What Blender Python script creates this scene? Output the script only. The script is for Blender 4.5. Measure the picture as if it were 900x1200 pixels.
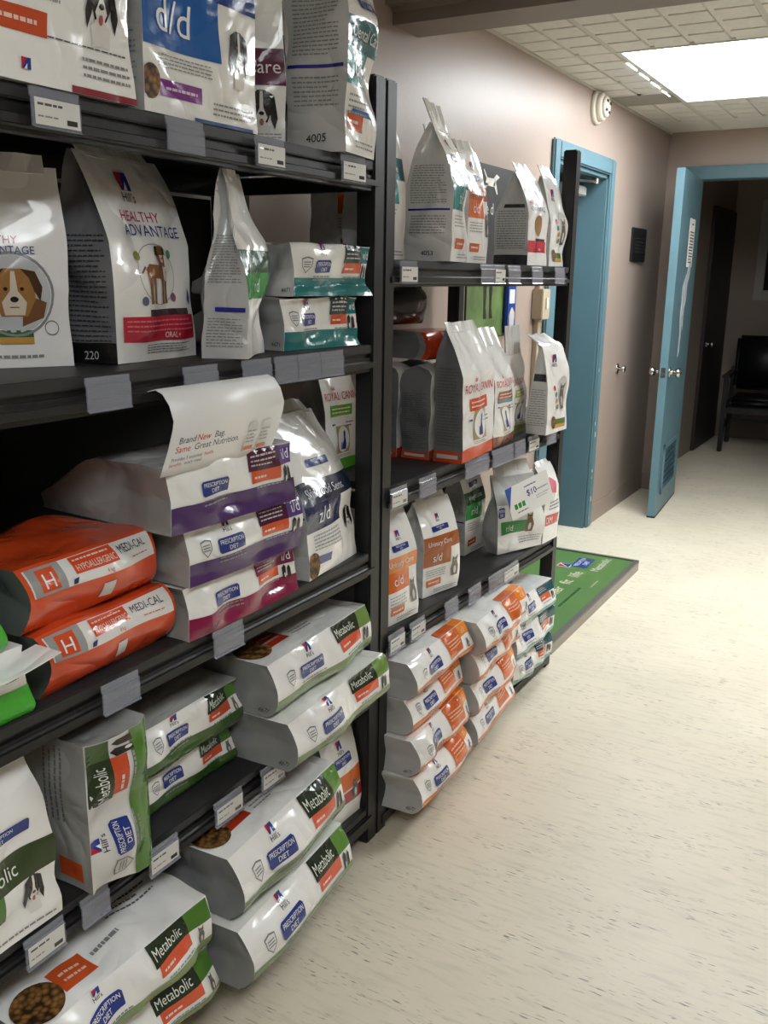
import bpy, bmesh, math, random
import numpy as np
from mathutils import Matrix, Vector
for o in list(bpy.data.objects): bpy.data.objects.remove(o)
scn = bpy.context.scene
COL = scn.collection
R = math.radians
# ------------------------------------------------------------------ camera
FPX, CAMH = 1085.55, 1.45
def cam_axes(p, y, r):
    cy, sy = math.cos(y), math.sin(y)
    f = np.array([-sy*math.cos(p), cy*math.cos(p), -math.sin(p)]); rt = np.array([cy, sy, 0.0]); d = np.cross(f, rt)
    rt2 = math.cos(r)*rt + math.sin(r)*d
    return np.array([rt2, np.cross(f, rt2), f])
CM = cam_axes(R(14.313), R(29.714), R(-.8564))
cd = bpy.data.cameras.new('camera'); cam = bpy.data.objects.new('camera', cd); COL.objects.link(cam)
cd.sensor_fit = 'VERTICAL'; cd.sensor_height = 36; cd.lens = 36*FPX/1200; cd.clip_start = .02
m = Matrix.Identity(4)
for i in range(3):
    m[i][0] = CM[0][i]; m[i][1] = -CM[1][i]; m[i][2] = -CM[2][i]
m[2][3] = CAMH
cam.matrix_world = m
scn.camera = cam
def ray(u, v): return CM.T @ np.array([(u-450)/FPX, (v-600)/FPX, 1])
def at_x(u, v, x): d = ray(u, v); return np.array([0, 0, CAMH]) + d*x/d[0]
def at_y(u, v, y): d = ray(u, v); return np.array([0, 0, CAMH]) + d*y/d[1]
def at_z(u, v, z): d = ray(u, v); return np.array([0, 0, CAMH]) + d*(z-CAMH)/d[2]
# ------------------------------------------------------------------ world, exposure
wd = bpy.data.worlds.new('world'); scn.world = wd; wd.use_nodes = True
wd.node_tree.nodes['Background'].inputs[0].default_value = (1, .95, .9, 1)
wd.node_tree.nodes['Background'].inputs[1].default_value = .02
scn.view_settings.view_transform = 'Standard'; scn.view_settings.look = 'None'
scn.view_settings.gamma = 1; scn.view_settings.use_curve_mapping = False
scn.view_settings.exposure = 0.72
LAMP = 12.0
# ------------------------------------------------------------------ materials
def lin(c):
    if isinstance(c, str): c = tuple(int(c[i:i+2], 16)/255 for i in (0, 2, 4))
    return tuple((x/12.92 if x <= .04045 else ((x+.055)/1.055)**2.4) for x in c) + (1,)
MATS = {}
def mat(name, col, rough=.5, metal=0, bump=0, bscale=40, var=.0, vscale=6, coat=0, alpha=1, emit=0, trans=0, ior=1.45):
    if name in MATS: return MATS[name]
    M = bpy.data.materials.new(name); M.use_nodes = True; nt = M.node_tree; P = nt.nodes['Principled BSDF']
    c = lin(col); P.inputs['Base Color'].default_value = c; P.inputs['Roughness'].default_value = rough
    P.inputs['Metallic'].default_value = metal; P.inputs['IOR'].default_value = ior
    P.inputs['Coat Weight'].default_value = coat; P.inputs['Alpha'].default_value = alpha
    P.inputs['Transmission Weight'].default_value = trans
    if emit: P.inputs['Emission Color'].default_value = c; P.inputs['Emission Strength'].default_value = emit
    tc = nt.nodes.new('ShaderNodeTexCoord')
    if var:
        n = nt.nodes.new('ShaderNodeTexNoise'); n.inputs['Scale'].default_value = vscale; n.inputs['Detail'].default_value = 4
        nt.links.new(tc.outputs['Object'], n.inputs['Vector'])
        r = nt.nodes.new('ShaderNodeValToRGB')
        r.color_ramp.elements[0].color = tuple(x*(1-var) for x in c[:3])+(1,); r.color_ramp.elements[1].color = tuple(min(1, x*(1+var)) for x in c[:3])+(1,)
        r.color_ramp.elements[0].position = .3; r.color_ramp.elements[1].position = .7
        nt.links.new(n.outputs['Fac'], r.inputs['Fac']); nt.links.new(r.outputs['Color'], P.inputs['Base Color'])
    if bump:
        n = nt.nodes.new('ShaderNodeTexNoise'); n.inputs['Scale'].default_value = bscale; n.inputs['Detail'].default_value = 3
        nt.links.new(tc.outputs['Object'], n.inputs['Vector'])
        b = nt.nodes.new('ShaderNodeBump'); b.inputs['Strength'].default_value = bump; b.inputs['Distance'].default_value = .01
        nt.links.new(n.outputs['Fac'], b.inputs['Height']); nt.links.new(b.outputs['Normal'], P.inputs['Normal'])
    MATS[name] = M
    return M
def crinkle(M, strength, sc):         # creased plastic film relief
    nt = M.node_tree; N = nt.nodes.new; L = nt.links.new; tc = N('ShaderNodeTexCoord')
    def noise(scale, det, dist):
        n = N('ShaderNodeTexNoise'); n.inputs['Scale'].default_value = scale; n.inputs['Detail'].default_value = det; n.inputs['Distortion'].default_value = dist
        L(tc.outputs['Object'], n.inputs['Vector']); return n.outputs['Fac']
    def math_(op, a, b=None):
        q = N('ShaderNodeMath'); q.operation = op; L(a, q.inputs[0])
        if b is not None: (L(b, q.inputs[1]) if not isinstance(b, float) else setattr(q.inputs[1], 'default_value', b))
        return q.outputs[0]
    r = math_('ABSOLUTE', math_('SUBTRACT', noise(sc, 1.0, .8), .5)); r2 = math_('MULTIPLY', noise(sc*2.7, 1.5, .3), .22)
    b = N('ShaderNodeBump'); b.inputs['Strength'].default_value = strength; b.inputs['Distance'].default_value = .028
    L(math_('ADD', r, r2), b.inputs['Height']); L(b.outputs['Normal'], nt.nodes['Principled BSDF'].inputs['Normal'])
def film(hexc, rough=.3):            # printed plastic film, creased and glossy
    n = 'film_'+hexc
    if n in MATS: return MATS[n]
    M = mat(n, hexc, .22, var=.03, vscale=9, coat=.5); crinkle(M, .55, 8.5); return M
def ink(hexc):
    n = 'ink_'+hexc
    if n in MATS: return MATS[n]
    M = mat(n, hexc, .24, coat=.4, var=.02); crinkle(M, .4, 8.5); return M
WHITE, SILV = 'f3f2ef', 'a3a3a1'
blk = mat('black_steel', '1e1e1f', .42, bump=.05, bscale=300, var=.15, vscale=12)
wallm = mat('wall_paint', 'a8978c', .38, bump=.05, bscale=60, var=.03, vscale=2)
wallb = mat('wall_base_paint', 'a08f84', .45, bump=.05, bscale=60, var=.04, vscale=3)
blue = mat('blue_paint', '5f7e89', .42, bump=.04, bscale=50, var=.05, vscale=5)
tilem = mat('ceiling_tile', 'e0ddd6', .9, bump=.3, bscale=160, var=.04, vscale=30)
gridm = mat('ceiling_grid', 'ccc8bf', .7, var=.03)
plainm = mat('plain_ceiling_panel', '9c978e', .8, var=.05)
chrome = mat('chrome', 'c9c5bd', .22, metal=1, var=.03)
greym = mat('grey_metal', '8f9496', .45, metal=.3, var=.04)
paper = mat('paper', 'efeeea', .6, var=.02)
def floor_mat():
    M = bpy.data.materials.new('vinyl_floor'); M.use_nodes = True; nt = M.node_tree; P = nt.nodes['Principled BSDF']
    N = nt.nodes.new; L = nt.links.new
    tc = N('ShaderNodeTexCoord')
    def noise(sc, vec, det=3, rot=0):
        mp = N('ShaderNodeMapping'); mp.inputs['Scale'].default_value = vec; mp.inputs['Rotation'].default_value = (0, 0, rot)
        L(tc.outputs['Object'], mp.inputs['Vector']); n = N('ShaderNodeTexNoise'); n.inputs['Scale'].default_value = sc; n.inputs['Detail'].default_value = det
        L(mp.outputs['Vector'], n.inputs['Vector']); return n
    def ramp(src, p0, c0, p1, c1):
        r = N('ShaderNodeValToRGB'); e = r.color_ramp.elements
        e[0].position = p0; e[0].color = c0; e[1].position = p1; e[1].color = c1; L(src, r.inputs['Fac']); return r
    base = ramp(noise(2.2, (1, 1, 1), 5).outputs['Fac'], .3, lin('d8cfb9'), .7, lin('e5dbc6'))
    tint = ramp(noise(1, (9, 60, 1), 3).outputs['Fac'], .5, (0, 0, 0, 1), .8, (.4, .4, .4, 1))
    mx = N('ShaderNodeMixRGB'); mx.inputs[2].default_value = lin('a9a594'); L(tint.outputs['Color'], mx.inputs[0]); L(base.outputs['Color'], mx.inputs[1])
    st = ramp(noise(1, (26, 210, 1), 6).outputs['Fac'], .595, (0, 0, 0, 1), .66, (1, 1, 1, 1))
    gate = ramp(noise(1, (5, 16, 1), 4).outputs['Fac'], .42, (0, 0, 0, 1), .62, (.85, .85, .85, 1))
    ml = N('ShaderNodeMath'); ml.operation = 'MULTIPLY'; L(st.outputs['Color'], ml.inputs[0]); L(gate.outputs['Color'], ml.inputs[1])
    m2 = N('ShaderNodeMixRGB'); m2.inputs[2].default_value = lin('4e4c4a'); L(ml.outputs[0], m2.inputs[0]); L(mx.outputs['Color'], m2.inputs[1])
    L(m2.outputs['Color'], P.inputs['Base Color']); P.inputs['Roughness'].default_value = .42
    b = N('ShaderNodeBump'); b.inputs['Strength'].default_value = .05; L(noise(30, (1, 1, 1)).outputs['Fac'], b.inputs['Height']); L(b.outputs['Normal'], P.inputs['Normal'])
    return M
# ------------------------------------------------------------------ object helpers
def link(name, me, parent=None):
    o = bpy.data.objects.new(name, me); COL.objects.link(o)
    if parent is not None: o.parent = parent
    return o
def tag(o, label, cat, group=None):
    o['label'] = label; o['category'] = cat
    if group: o['group'] = group
    return o
def empty(name, loc=(0, 0, 0), rz=0):
    o = link(name, None); o.location = loc; o.rotation_euler = (0, 0, rz); o.empty_display_size = .05; return o
def box(bm, x0, x1, y0, y1, z0, z1):
    v = [bm.verts.new(p) for p in ((x0, y0, z0), (x1, y0, z0), (x1, y1, z0), (x0, y1, z0), (x0, y0, z1), (x1, y0, z1), (x1, y1, z1), (x0, y1, z1))]
    return [bm.faces.new([v[i] for i in f]) for f in ((0, 3, 2, 1), (4, 5, 6, 7), (0, 1, 5, 4), (1, 2, 6, 5), (2, 3, 7, 6), (3, 0, 4, 7))]
def mesh_of(bm, name, m, bevel=0, smooth=False, seg=2):
    if bevel: bmesh.ops.bevel(bm, geom=bm.edges[:], offset=bevel, segments=seg, affect='EDGES', clamp_overlap=True)
    bmesh.ops.recalc_face_normals(bm, faces=bm.faces[:])
    me = bpy.data.meshes.new(name); bm.to_mesh(me); bm.free()
    for x in (m if isinstance(m, (list, tuple)) else [m]): me.materials.append(x)
    if smooth:
        for p in me.polygons: p.use_smooth = True
    return me
def boxes(name, m, bs, parent=None, bevel=0, **k):
    bm = bmesh.new()
    for b in bs: box(bm, *b)
    return link(name, mesh_of(bm, name, m, bevel, **k), parent)
def cyl(name, m, p0, p1, r0, r1=None, parent=None, n=20, bevel=0):
    bm = bmesh.new(); r1 = r0 if r1 is None else r1
    a, b = Vector(p0), Vector(p1); d = b-a
    q = d.to_track_quat('Z', 'Y').to_matrix().to_4x4(); q.translation = (a+b)/2
    bmesh.ops.create_cone(bm, cap_ends=True, segments=n, radius1=r0, radius2=r1, depth=d.length, matrix=q)
    return link(name, mesh_of(bm, name, m, bevel), parent)
def lathe(name, m, c, axis, prof, parent=None, n=24):
    """prof = [(distance along axis, radius)]"""
    bm = bmesh.new(); q = Vector(axis).to_track_quat('Z', 'Y').to_matrix(); c = Vector(c); rings = []
    for h, r in prof:
        rings.append([bm.verts.new(c + q @ Vector((r*math.cos(2*math.pi*i/n), r*math.sin(2*math.pi*i/n), h))) for i in range(n)])
    for a, b in zip(rings, rings[1:]):
        for i in range(n): bm.faces.new((a[i], a[(i+1) % n], b[(i+1) % n], b[i]))
    bm.faces.new(rings[-1]); bm.faces.new(rings[0][::-1])
    me = mesh_of(bm, name, m)
    for p in me.polygons: p.use_smooth = len(p.vertices) == 4
    return link(name, me, parent)
def struct(o): o['kind'] = 'structure'; return o
# ------------------------------------------------------------------ text and flat print
TXT = {}
def text2d(s):
    """glyph triangles of a string: cap height 1, baseline 0, start x 0"""
    if s not in TXT:
        cu = bpy.data.curves.new('t', 'FONT'); cu.body = s; cu.size = 1; cu.resolution_u = 3
        o = bpy.data.objects.new('t', cu); COL.objects.link(o)
        dg = bpy.context.evaluated_depsgraph_get(); me = bpy.data.meshes.new_from_object(o.evaluated_get(dg))
        me.calc_loop_triangles(); v = np.array([p.co[:2] for p in me.vertices]).reshape(-1, 2)
        t = np.array([list(x.vertices) for x in me.loop_triangles], int).reshape(-1, 3)
        bpy.data.objects.remove(o); bpy.data.meshes.remove(me); bpy.data.curves.remove(cu)
        v = v/.69; v[:, 0] -= v[:, 0].min()
        TXT[s] = (v[t], float(v[:, 0].max()))
    return TXT[s]
def tess(tris, L):
    """split triangles (n,3,2) in metres until no edge is longer than L"""
    out = []; st = [t for t in tris]
    while st:
        t = st.pop(); e = [np.hypot(*(t[(i+1) % 3]-t[i])) for i in range(3)]; i = int(np.argmax(e))
        if e[i] <= L: out.append(t); continue
        a, b, c = t[i], t[(i+1) % 3], t[(i+2) % 3]; mth = (a+b)/2
        st.append(np.array([a, mth, c])); st.append(np.array([mth, b, c]))
    return np.array(out).reshape(-1, 3, 2)
def fan(pts):
    pts = np.array(pts, float); c = pts.mean(0)
    return np.array([[c, pts[i], pts[(i+1) % len(pts)]] for i in range(len(pts))])
def quad(x0, y0, x1, y1): return np.array([[[x0, y0], [x1, y0], [x1, y1]], [[x0, y0], [x1, y1], [x0, y1]]], float)
def ell(cx, cy, rx, ry, n=24): return fan([(cx+rx*math.cos(2*math.pi*i/n), cy+ry*math.sin(2*math.pi*i/n)) for i in range(n)])
def ring(cx, cy, rx, ry, w, n=28):
    o = []
    for i in range(n):
        a, b = 2*math.pi*i/n, 2*math.pi*(i+1)/n
        p = [(cx+k*math.cos(t), cy+l*math.sin(t)) for t in (a, b) for k, l in ((rx, ry), (rx-w, ry-w))]
        o += [[p[0], p[2], p[3]], [p[0], p[3], p[1]]]
    return np.array(o)
class Print:
    """a flat or curved surface that printed pieces are laid on; coordinates in metres on the face"""
    def __init__(s, obj, fmap): s.o = obj; s.fmap = fmap
    def put(s, name, face, tris, m, lev=1, parent=None, L=.011):
        t = tess(np.asarray(tris, float), L); P = s.fmap(face, t.reshape(-1, 2), .0009*lev)
        me = bpy.data.meshes.new(name); n = len(P)
        me.from_pydata(P.tolist(), [], np.arange(n).reshape(-1, 3).tolist()); me.materials.append(m); me.update()
        for p in me.polygons: p.use_smooth = True
        return link(name, me, parent or s.o)
    def text(s, txt, face, x, y, h, m, lev=3, parent=None, align='l', maxw=None, name='lettering', rot=0, wx=1):
        t, w = text2d(txt); k = h*wx
        if maxw and w*k > maxw: k = maxw/w
        t = t*np.array([k, h]); w *= k
        t = t - np.array([{'l': 0, 'c': w/2, 'r': w}[align], 0])
        if rot: c, q = math.cos(rot), math.sin(rot); t = t @ np.array([[c, q], [-q, c]])
        return s.put(name, face, t+np.array([x, y]), m, lev, parent, L=.014)
    def lines(s, face, x0, y0, x1, y1, rows, m, lev=2, seed=0, parent=None, fill=.36, name='fine_print', short=.75):
        rr = random.Random(seed); T = []; p = (y1-y0)/rows
        for i in range(rows):
            y = y1-(i+.7)*p; x = x0; xe = x1 if rr.random() < .6 else x0+(x1-x0)*rr.uniform(short, 1)
            while x < xe-.002:
                w = min(rr.uniform(.004, .014), xe-x); T.append(quad(x, y, x+w, y+p*fill)); x += w+.002
        o = s.put(name, face, np.concatenate(T), m, lev, parent, L=.05); o['kind'] = 'stuff'; return o
def flat_print(obj, w=1, axes=None):
    """print on a plane: axes = (origin, right, up, normal)"""
    O, X, U, Nn = [np.array(a, float) for a in axes]
    return Print(obj, lambda f, t, off: O + t[:, :1]*X + t[:, 1:]*U + off*Nn)
# ------------------------------------------------------------------ bags
def cube_pt(face, s, t):
    o = np.ones_like(s)
    return np.stack({'front': (2*s-1, -o, 2*t-1), 'back': (1-2*s, o, 2*t-1), 'left': (-o, 1-2*s, 2*t-1), 'right': (o, 2*s-1, 2*t-1),
                     'top': (2*s-1, 2*t-1, o), 'bottom': (2*s-1, 1-2*t, -o)}[face], -1)
FACES = ('front', 'back', 'left', 'right', 'top', 'bottom')
def sstep(a, b, x): t = np.clip((x-a)/(b-a), 0, 1); return t*t*(3-2*t)
class Bag(Print):
    def __init__(s, name, label, group, F, dims, seg, mats, loc, rot, cat='pet food bag'):
        W, D, H = dims; nx, ny, nz = seg; s.dims = dims
        s.size = {'front': (W, H), 'back': (W, H), 'left': (D, H), 'right': (D, H), 'top': (W, D), 'bottom': (W, D)}
        sg = {'front': (nx, nz), 'back': (nx, nz), 'left': (ny, nz), 'right': (ny, nz), 'top': (nx, ny), 'bottom': (nx, ny)}
        s.G = {}; verts = []; key = {}; faces = []; mi = []; ml = []
        for f in FACES:
            a, b = sg[f]; S, T = np.meshgrid(np.linspace(0, 1, a+1), np.linspace(0, 1, b+1), indexing='ij')
            C = cube_pt(f, S, T); P = F(C.reshape(-1, 3)).reshape(a+1, b+1, 3)
            dS = np.gradient(P, axis=0); dT = np.gradient(P, axis=1); n = np.cross(dS, dT); n /= np.linalg.norm(n, axis=-1, keepdims=True)+1e-12
            s.G[f] = (P, n); mm = mats.get(f, mats['front'])
            if mm not in ml: ml.append(mm)
            idx = np.zeros((a+1, b+1), int)
            for i in range(a+1):
                for j in range(b+1):
                    k = tuple(np.round(C[i, j], 5))
                    if k not in key: key[k] = len(verts); verts.append(P[i, j].tolist())
                    idx[i, j] = key[k]
            for i in range(a):
                for j in range(b):
                    faces.append((idx[i, j], idx[i+1, j], idx[i+1, j+1], idx[i, j+1])); mi.append((ml.index(mm), f))
        me = bpy.data.meshes.new(name); me.from_pydata(verts, [], [tuple(int(q) for q in f) for f in faces])
        for x in ml: me.materials.append(x)
        fe = {}
        for p, (k, f) in zip(me.polygons, mi):
            p.material_index = k; p.use_smooth = True
            for e in p.edge_keys: fe.setdefault(e, set()).add(f)
        me.update()
        for e in me.edges:
            if len(fe.get(tuple(e.key), ())) > 1: e.use_edge_sharp = True
        o = link(name, me); o.location = loc; o.rotation_euler = rot; tag(o, label, cat, group)
        super().__init__(o, s.fm)
    def fm(s, face, t, off):
        P, n = s.G[face]; w, h = s.size[face]; a, b = P.shape[0]-1, P.shape[1]-1
        u = np.clip(t[:, 0]/w, 0, 1)*a; v = np.clip(t[:, 1]/h, 0, 1)*b
        i = np.minimum(u.astype(int), a-1); j = np.minimum(v.astype(int), b-1); fu = (u-i)[:, None]; fv = (v-j)[:, None]
        def bl(A): return (A[i, j]*(1-fu)+A[i+1, j]*fu)*(1-fv)+(A[i, j+1]*(1-fu)+A[i+1, j+1]*fu)*fv
        nn = bl(n); nn /= np.linalg.norm(nn, axis=-1, keepdims=True)+1e-9
        return bl(P)+nn*off
def wrinkle(seed, amp, lam):
    r = np.random.RandomState(seed); K = []
    for i in range(7):
        d = r.normal(size=3); d /= np.linalg.norm(d); K.append((d*2*math.pi/(lam*r.uniform(.6, 1.8)), r.uniform(0, 6.3), i % 3 == 0))
    def f(p):
        o = 0
        for k, ph, ridge in K:
            q = p @ k+ph; o = o + ((.6-np.abs(np.sin(q/2)))*1.3 if ridge else np.sin(q))
        return o*amp/2.6
    return f
def disp_dir(c): d = c*np.abs(c)**3; return d/(np.linalg.norm(d, axis=-1, keepdims=True)+1e-6)
def stand(label, group, x, y, z, th, W, D, H, seed, front=WHITE, side=None, back=None, seal=.03, k=.5, lean=0, tilt=0, fold=None, amp=.004,
          bulge=.10, narrow=.04, pinch=.3, sealc=None, name='pet_food_bag', roll=0, rough=.3):
    """gusseted bag standing on its base, (x, y) = front bottom left corner, th = heading of the front edge"""
    wr = wrinkle(seed, amp*1.75, .14)
    def bend(P):
        if fold:
            z0, an = fold[0]*H, R(fold[1]); up = P[:, 2] > z0
            dy = P[:, 1]-(D/2+lean*fold[0]**2); dz = P[:, 2]-z0; a = an*np.clip(dz/.03, 0, 1)
            ny = dy*np.cos(a)-dz*np.sin(a); nz = dy*np.sin(a)+dz*np.cos(a)
            P = P.copy(); P[up, 1] = (D/2+lean*fold[0]**2+ny)[up]; P[up, 2] = (z0+nz)[up]
        return P
    def F(c):
        X, Y, Z = c.T; zz = (Z+1)/2
        tk = np.where(zz < k, 1.0, 1-.95*np.clip((zz-k)/(1-k), 0, 1)**1.25)
        bl = 1+bulge*(1-X**2)*np.sin(np.pi*np.clip(zz*1.15, 0, 1))
        px = W/2*X*(1-narrow*zz)*(1-pinch*(1-Y**2)*sstep(k*.7, 1, zz)*.6)*(1+.03*np.sin(np.pi*zz)*(1-Y**2))
        py = D/2+lean*zz**2 + D/2*Y*tk*bl
        pz = H*zz - .006*(np.abs(X)**4)*(1-zz)*0
        P = np.stack([px, py, pz], -1)
        P = P + disp_dir(c)*(wr(P+seed)*np.clip(zz*6, .15, 1)*np.clip(tk+.25, 0, 1))[:, None]
        P[:, 2] = np.maximum(P[:, 2], 0)
        return bend(P)
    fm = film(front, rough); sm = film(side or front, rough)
    a = R(th); cx = x+math.cos(a)*W/2; cy = y+math.sin(a)*W/2
    B = Bag(name, label, group, F, (W, D, H), (max(10, int(W/.013)), max(6, int(D/.014)), int(H/.013)),
            {'front': fm, 'back': film(back or front, rough), 'left': sm, 'right': sm, 'top': fm, 'bottom': sm}, (cx, cy, z), (tilt, roll, a))
    if seal:
        n = 12; pts = []
        for i in range(n+1):
            t = i/n; p = B.fm('top', np.array([[t*W, D/2]]), 0)[0]; pts.append(p)
        c = np.array(pts); up = (c[n//2]-B.fm('front', np.array([[W/2, H*.93]]), 0)[0]); up = up/np.linalg.norm(up); up[0] = 0
        V = []
        for i in range(n+1):
            for q in (-.01, seal):
                for sgn in (-1, 1):
                    nrm = np.array([0, -up[2], up[1]]); V.append((c[i]+up*q+nrm*(.0018*sgn)*(1 if q < 0 else .5)+nrm*.003*math.sin(i*1.3+seed)*(q > 0)).tolist())
        f = []
        for i in range(n):
            a0, b0 = i*4, i*4+4
            f += [(a0, b0, b0+2, a0+2), (a0+1, a0+3, b0+3, b0+1), (a0+2, b0+2, b0+3, a0+3), (a0, a0+1, b0+1, b0)]
        f += [(0, 2, 3, 1), (n*4, n*4+1, n*4+3, n*4+2)]
        me = bpy.data.meshes.new('top_seal'); me.from_pydata(V, [], f); me.materials.append(film(sealc or front)); me.update(); link('top_seal', me, B.o)
    return B
def lie(label, group, x, y, z, th, W, D, T, seed, front=WHITE, side=SILV, prot=.04, z0=-.35, amp=.004, top=None, rot=None, taper=.5, slump=0,
        bulge=.02, name='pet_food_bag', back=.003, rough=.3):
    """bag lying on its back, its base turned to the aisle; (x, y, z) = lower left end of the front"""
    wr = wrinkle(seed, amp*1.6, .14)
    def F(c):
        X, Y, Z = c.T; q = (Y+1)/2; zz = (Z+1)/2
        tt = 1-.78*sstep(taper, 1.05, q)
        pr = prot*np.where(Z > z0, 1-((Z-z0)/(1-z0))**2, 1-((Z-z0)/max(1+z0, .001))**2)*(.75+.25*(1-X**2))
        px = W/2*X*(1-.05*q) - .016*X*np.abs(X)**8*(1-np.abs(Z))*np.sin(np.pi*np.clip(q*1.3+.12, 0, 1)); py = D*q - pr*(1-q)**2 + prot
        pz = T*zz*tt*(1+bulge*(1-X**2)*np.sin(np.pi*np.clip(q*1.1, 0, 1))) - slump*(1-q)**2*(.5+.5*X)*zz
        P = np.stack([px, py, pz], -1)
        P = P + disp_dir(c)*(wr(P+seed)*np.clip(zz*5, .05, 1)*np.where((Z > .98) & (bulge < .05), .3, 1))[:, None]
        P[:, 2] = np.maximum(P[:, 2], 0)
        return P
    a = R(th); cx = x+math.cos(a)*W/2-math.sin(a)*0; cy = y+math.sin(a)*W/2
    tm = film(top or front, rough)
    return Bag(name, label, group, F, (W, D, T), (int(W/.013), int(D/.022), max(12, int(T/.0065))),
               {'front': film(front, rough), 'left': film(side, rough), 'right': film(side, rough), 'back': tm, 'top': tm, 'bottom': film(side, rough)}, (cx, cy, z), rot or (0, 0, a))
# ---- printed designs
I = ink
def emblem(b, f, x, y, h, word=True, word_c='1b1b1b'):
    """square red and blue brand mark with the word below"""
    e = b.put('brand_emblem', f, quad(x-h/2, y, x+h/2, y+h), I('c5273b'), 1.5)
    b.put('emblem_wedge', f, [[(x-h/2, y), (x+h/2, y), (x+h/2, y+h)], [(x-h/2, y), (x+h/2, y+h), (x+h*.1, y+h)]], I('1d3f8f'), 2.3, e)
    b.put('emblem_wedge', f, [[(x-h*.3, y), (x+h*.05, y), (x+h*.05, y+h*.5)]], I(WHITE), 3, e)
    if word: b.text("Hill's", f, x, y-h*.62, h*.5, I(word_c), 2, e, 'c', maxw=h*1.5)
    return e
def badge(b, f, x, y, w, h, words=('PRESCRIPTION', 'DIET'), c='233a86'):
    n = h*.16
    pts = [(x-w/2, y-h/2+n), (x-w/2+n, y-h/2), (x+w/2-n*.2, y-h/2+n*.4), (x+w/2, y-h/2+n), (x+w/2, y+h/2-n), (x+w/2-n, y+h/2), (x-w/2+n, y+h/2-n*.3), (x-w/2, y+h/2-n)]
    e = b.put('brand_badge', f, fan(pts), I(c), 2)
    b.text(words[0], f, x, y+h*.06, h*.27, I('f2f2f2'), 3.2, e, 'c', maxw=w*.86); b.text(words[1], f, x, y-h*.34, h*.27, I('f2f2f2'), 3.2, e, 'c', maxw=w*.5)
    return e
def dog_face(b, f, x, y, h, white=True):
    e = b.put('animal_photo', f, fan([(x-h*.20, y+h*.34), (x-h*.08, y+h*.46), (x+h*.08, y+h*.46), (x+h*.20, y+h*.34), (x+h*.19, y+h*.02), (x+h*.11, y-h*.16), (x-h*.11, y-h*.16), (x-h*.19, y+h*.02)]), I('262120'), 1.6)
    for sx in (-1, 1):
        b.put('ear', f, fan([(x+sx*h*.12, y+h*.44), (x+sx*h*.25, y+h*.36), (x+sx*h*.33, y-h*.08), (x+sx*h*.27, y-h*.30), (x+sx*h*.19, y-h*.10), (x+sx*h*.16, y+h*.2)]), I('1d1918'), 2.2, e)
        b.put('eye', f, ell(x+sx*h*.09, y+h*.18, h*.022, h*.02, 8), I('5a3a22'), 3, e)
    b.put('blaze', f, fan([(x-h*.03, y+h*.44), (x+h*.03, y+h*.44), (x+h*.04, y+h*.12), (x+h*.12, y-h*.06), (x+h*.07, y-h*.16), (x-h*.07, y-h*.16), (x-h*.12, y-h*.06), (x-h*.04, y+h*.12)]), I('e6e2dd'), 2.4, e)
    b.put('nose', f, ell(x, y+h*.02, h*.055, h*.038, 12), I('1a1717'), 3.2, e); b.put('tongue', f, ell(x, y-h*.15, h*.045, h*.07, 12), I('a8615c'), 3.2, e)
    b.put('animal_chest', f, fan([(x-h*.16, y-h*.5), (x+h*.16, y-h*.5), (x+h*.18, y-h*.25), (x+h*.08, y-h*.14), (x-h*.08, y-h*.14), (x-h*.18, y-h*.25)]), I('dfdbd6'), 1.9, e)
    return e
def two_dogs(b, f, x, y, h):
    e = b.put('animal_photo', f, fan([(x-h*.38, y-h*.5), (x-h*.12, y-h*.45), (x-h*.05, y+h*.3), (x-h*.2, y+h*.5), (x-h*.42, y+h*.3)]), I('2b2624'), 2)
    b.put('animal_body', f, fan([(x+h*.02, y-h*.5), (x+h*.36, y-h*.4), (x+h*.34, y+h*.2), (x+h*.2, y+h*.42), (x+h*.04, y+h*.2)]), I('3a302b'), 2, e)
    b.put('animal_chest', f, ell(x-h*.2, y-h*.25, h*.07, h*.18, 10), I('e9e4df'), 3, e)
def cat_pic(b, f, x, y, h, c='6e6a66'):
    e = b.put('animal_photo', f, fan([(x-h*.2, y-h*.5), (x+h*.22, y-h*.5), (x+h*.26, y-h*.1), (x+h*.16, y+h*.2), (x+h*.2, y+h*.5), (x+h*.07, y+h*.38), (x-h*.06, y+h*.38), (x-h*.17, y+h*.5), (x-h*.16, y+h*.18), (x-h*.25, y-h*.15)]), I(c), 2)
    for sx in (-1, 1): b.put('eye', f, ell(x+.0+sx*h*.07, y+h*.25, h*.03, h*.025, 8), I('d5c25a'), 3, e)
    b.put('animal_chest', f, ell(x, y-h*.22, h*.09, h*.2, 10), I('d8d3cc'), 3, e)
def kibm():
    if 'kibble' in MATS: return MATS['kibble']
    M = mat('kibble', '7b5326', .5); nt = M.node_tree; P = nt.nodes['Principled BSDF']; tc = nt.nodes.new('ShaderNodeTexCoord')
    v = nt.nodes.new('ShaderNodeTexVoronoi'); v.inputs['Scale'].default_value = 95; nt.links.new(tc.outputs['Object'], v.inputs['Vector'])
    r = nt.nodes.new('ShaderNodeValToRGB'); r.color_ramp.elements[0].color = lin('a9793d'); r.color_ramp.elements[1].color = lin('2e1c0d'); r.color_ramp.elements[1].position = .75
    nt.links.new(v.outputs['Distance'], r.inputs['Fac']); nt.links.new(r.outputs['Color'], P.inputs['Base Color']); return M
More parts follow.
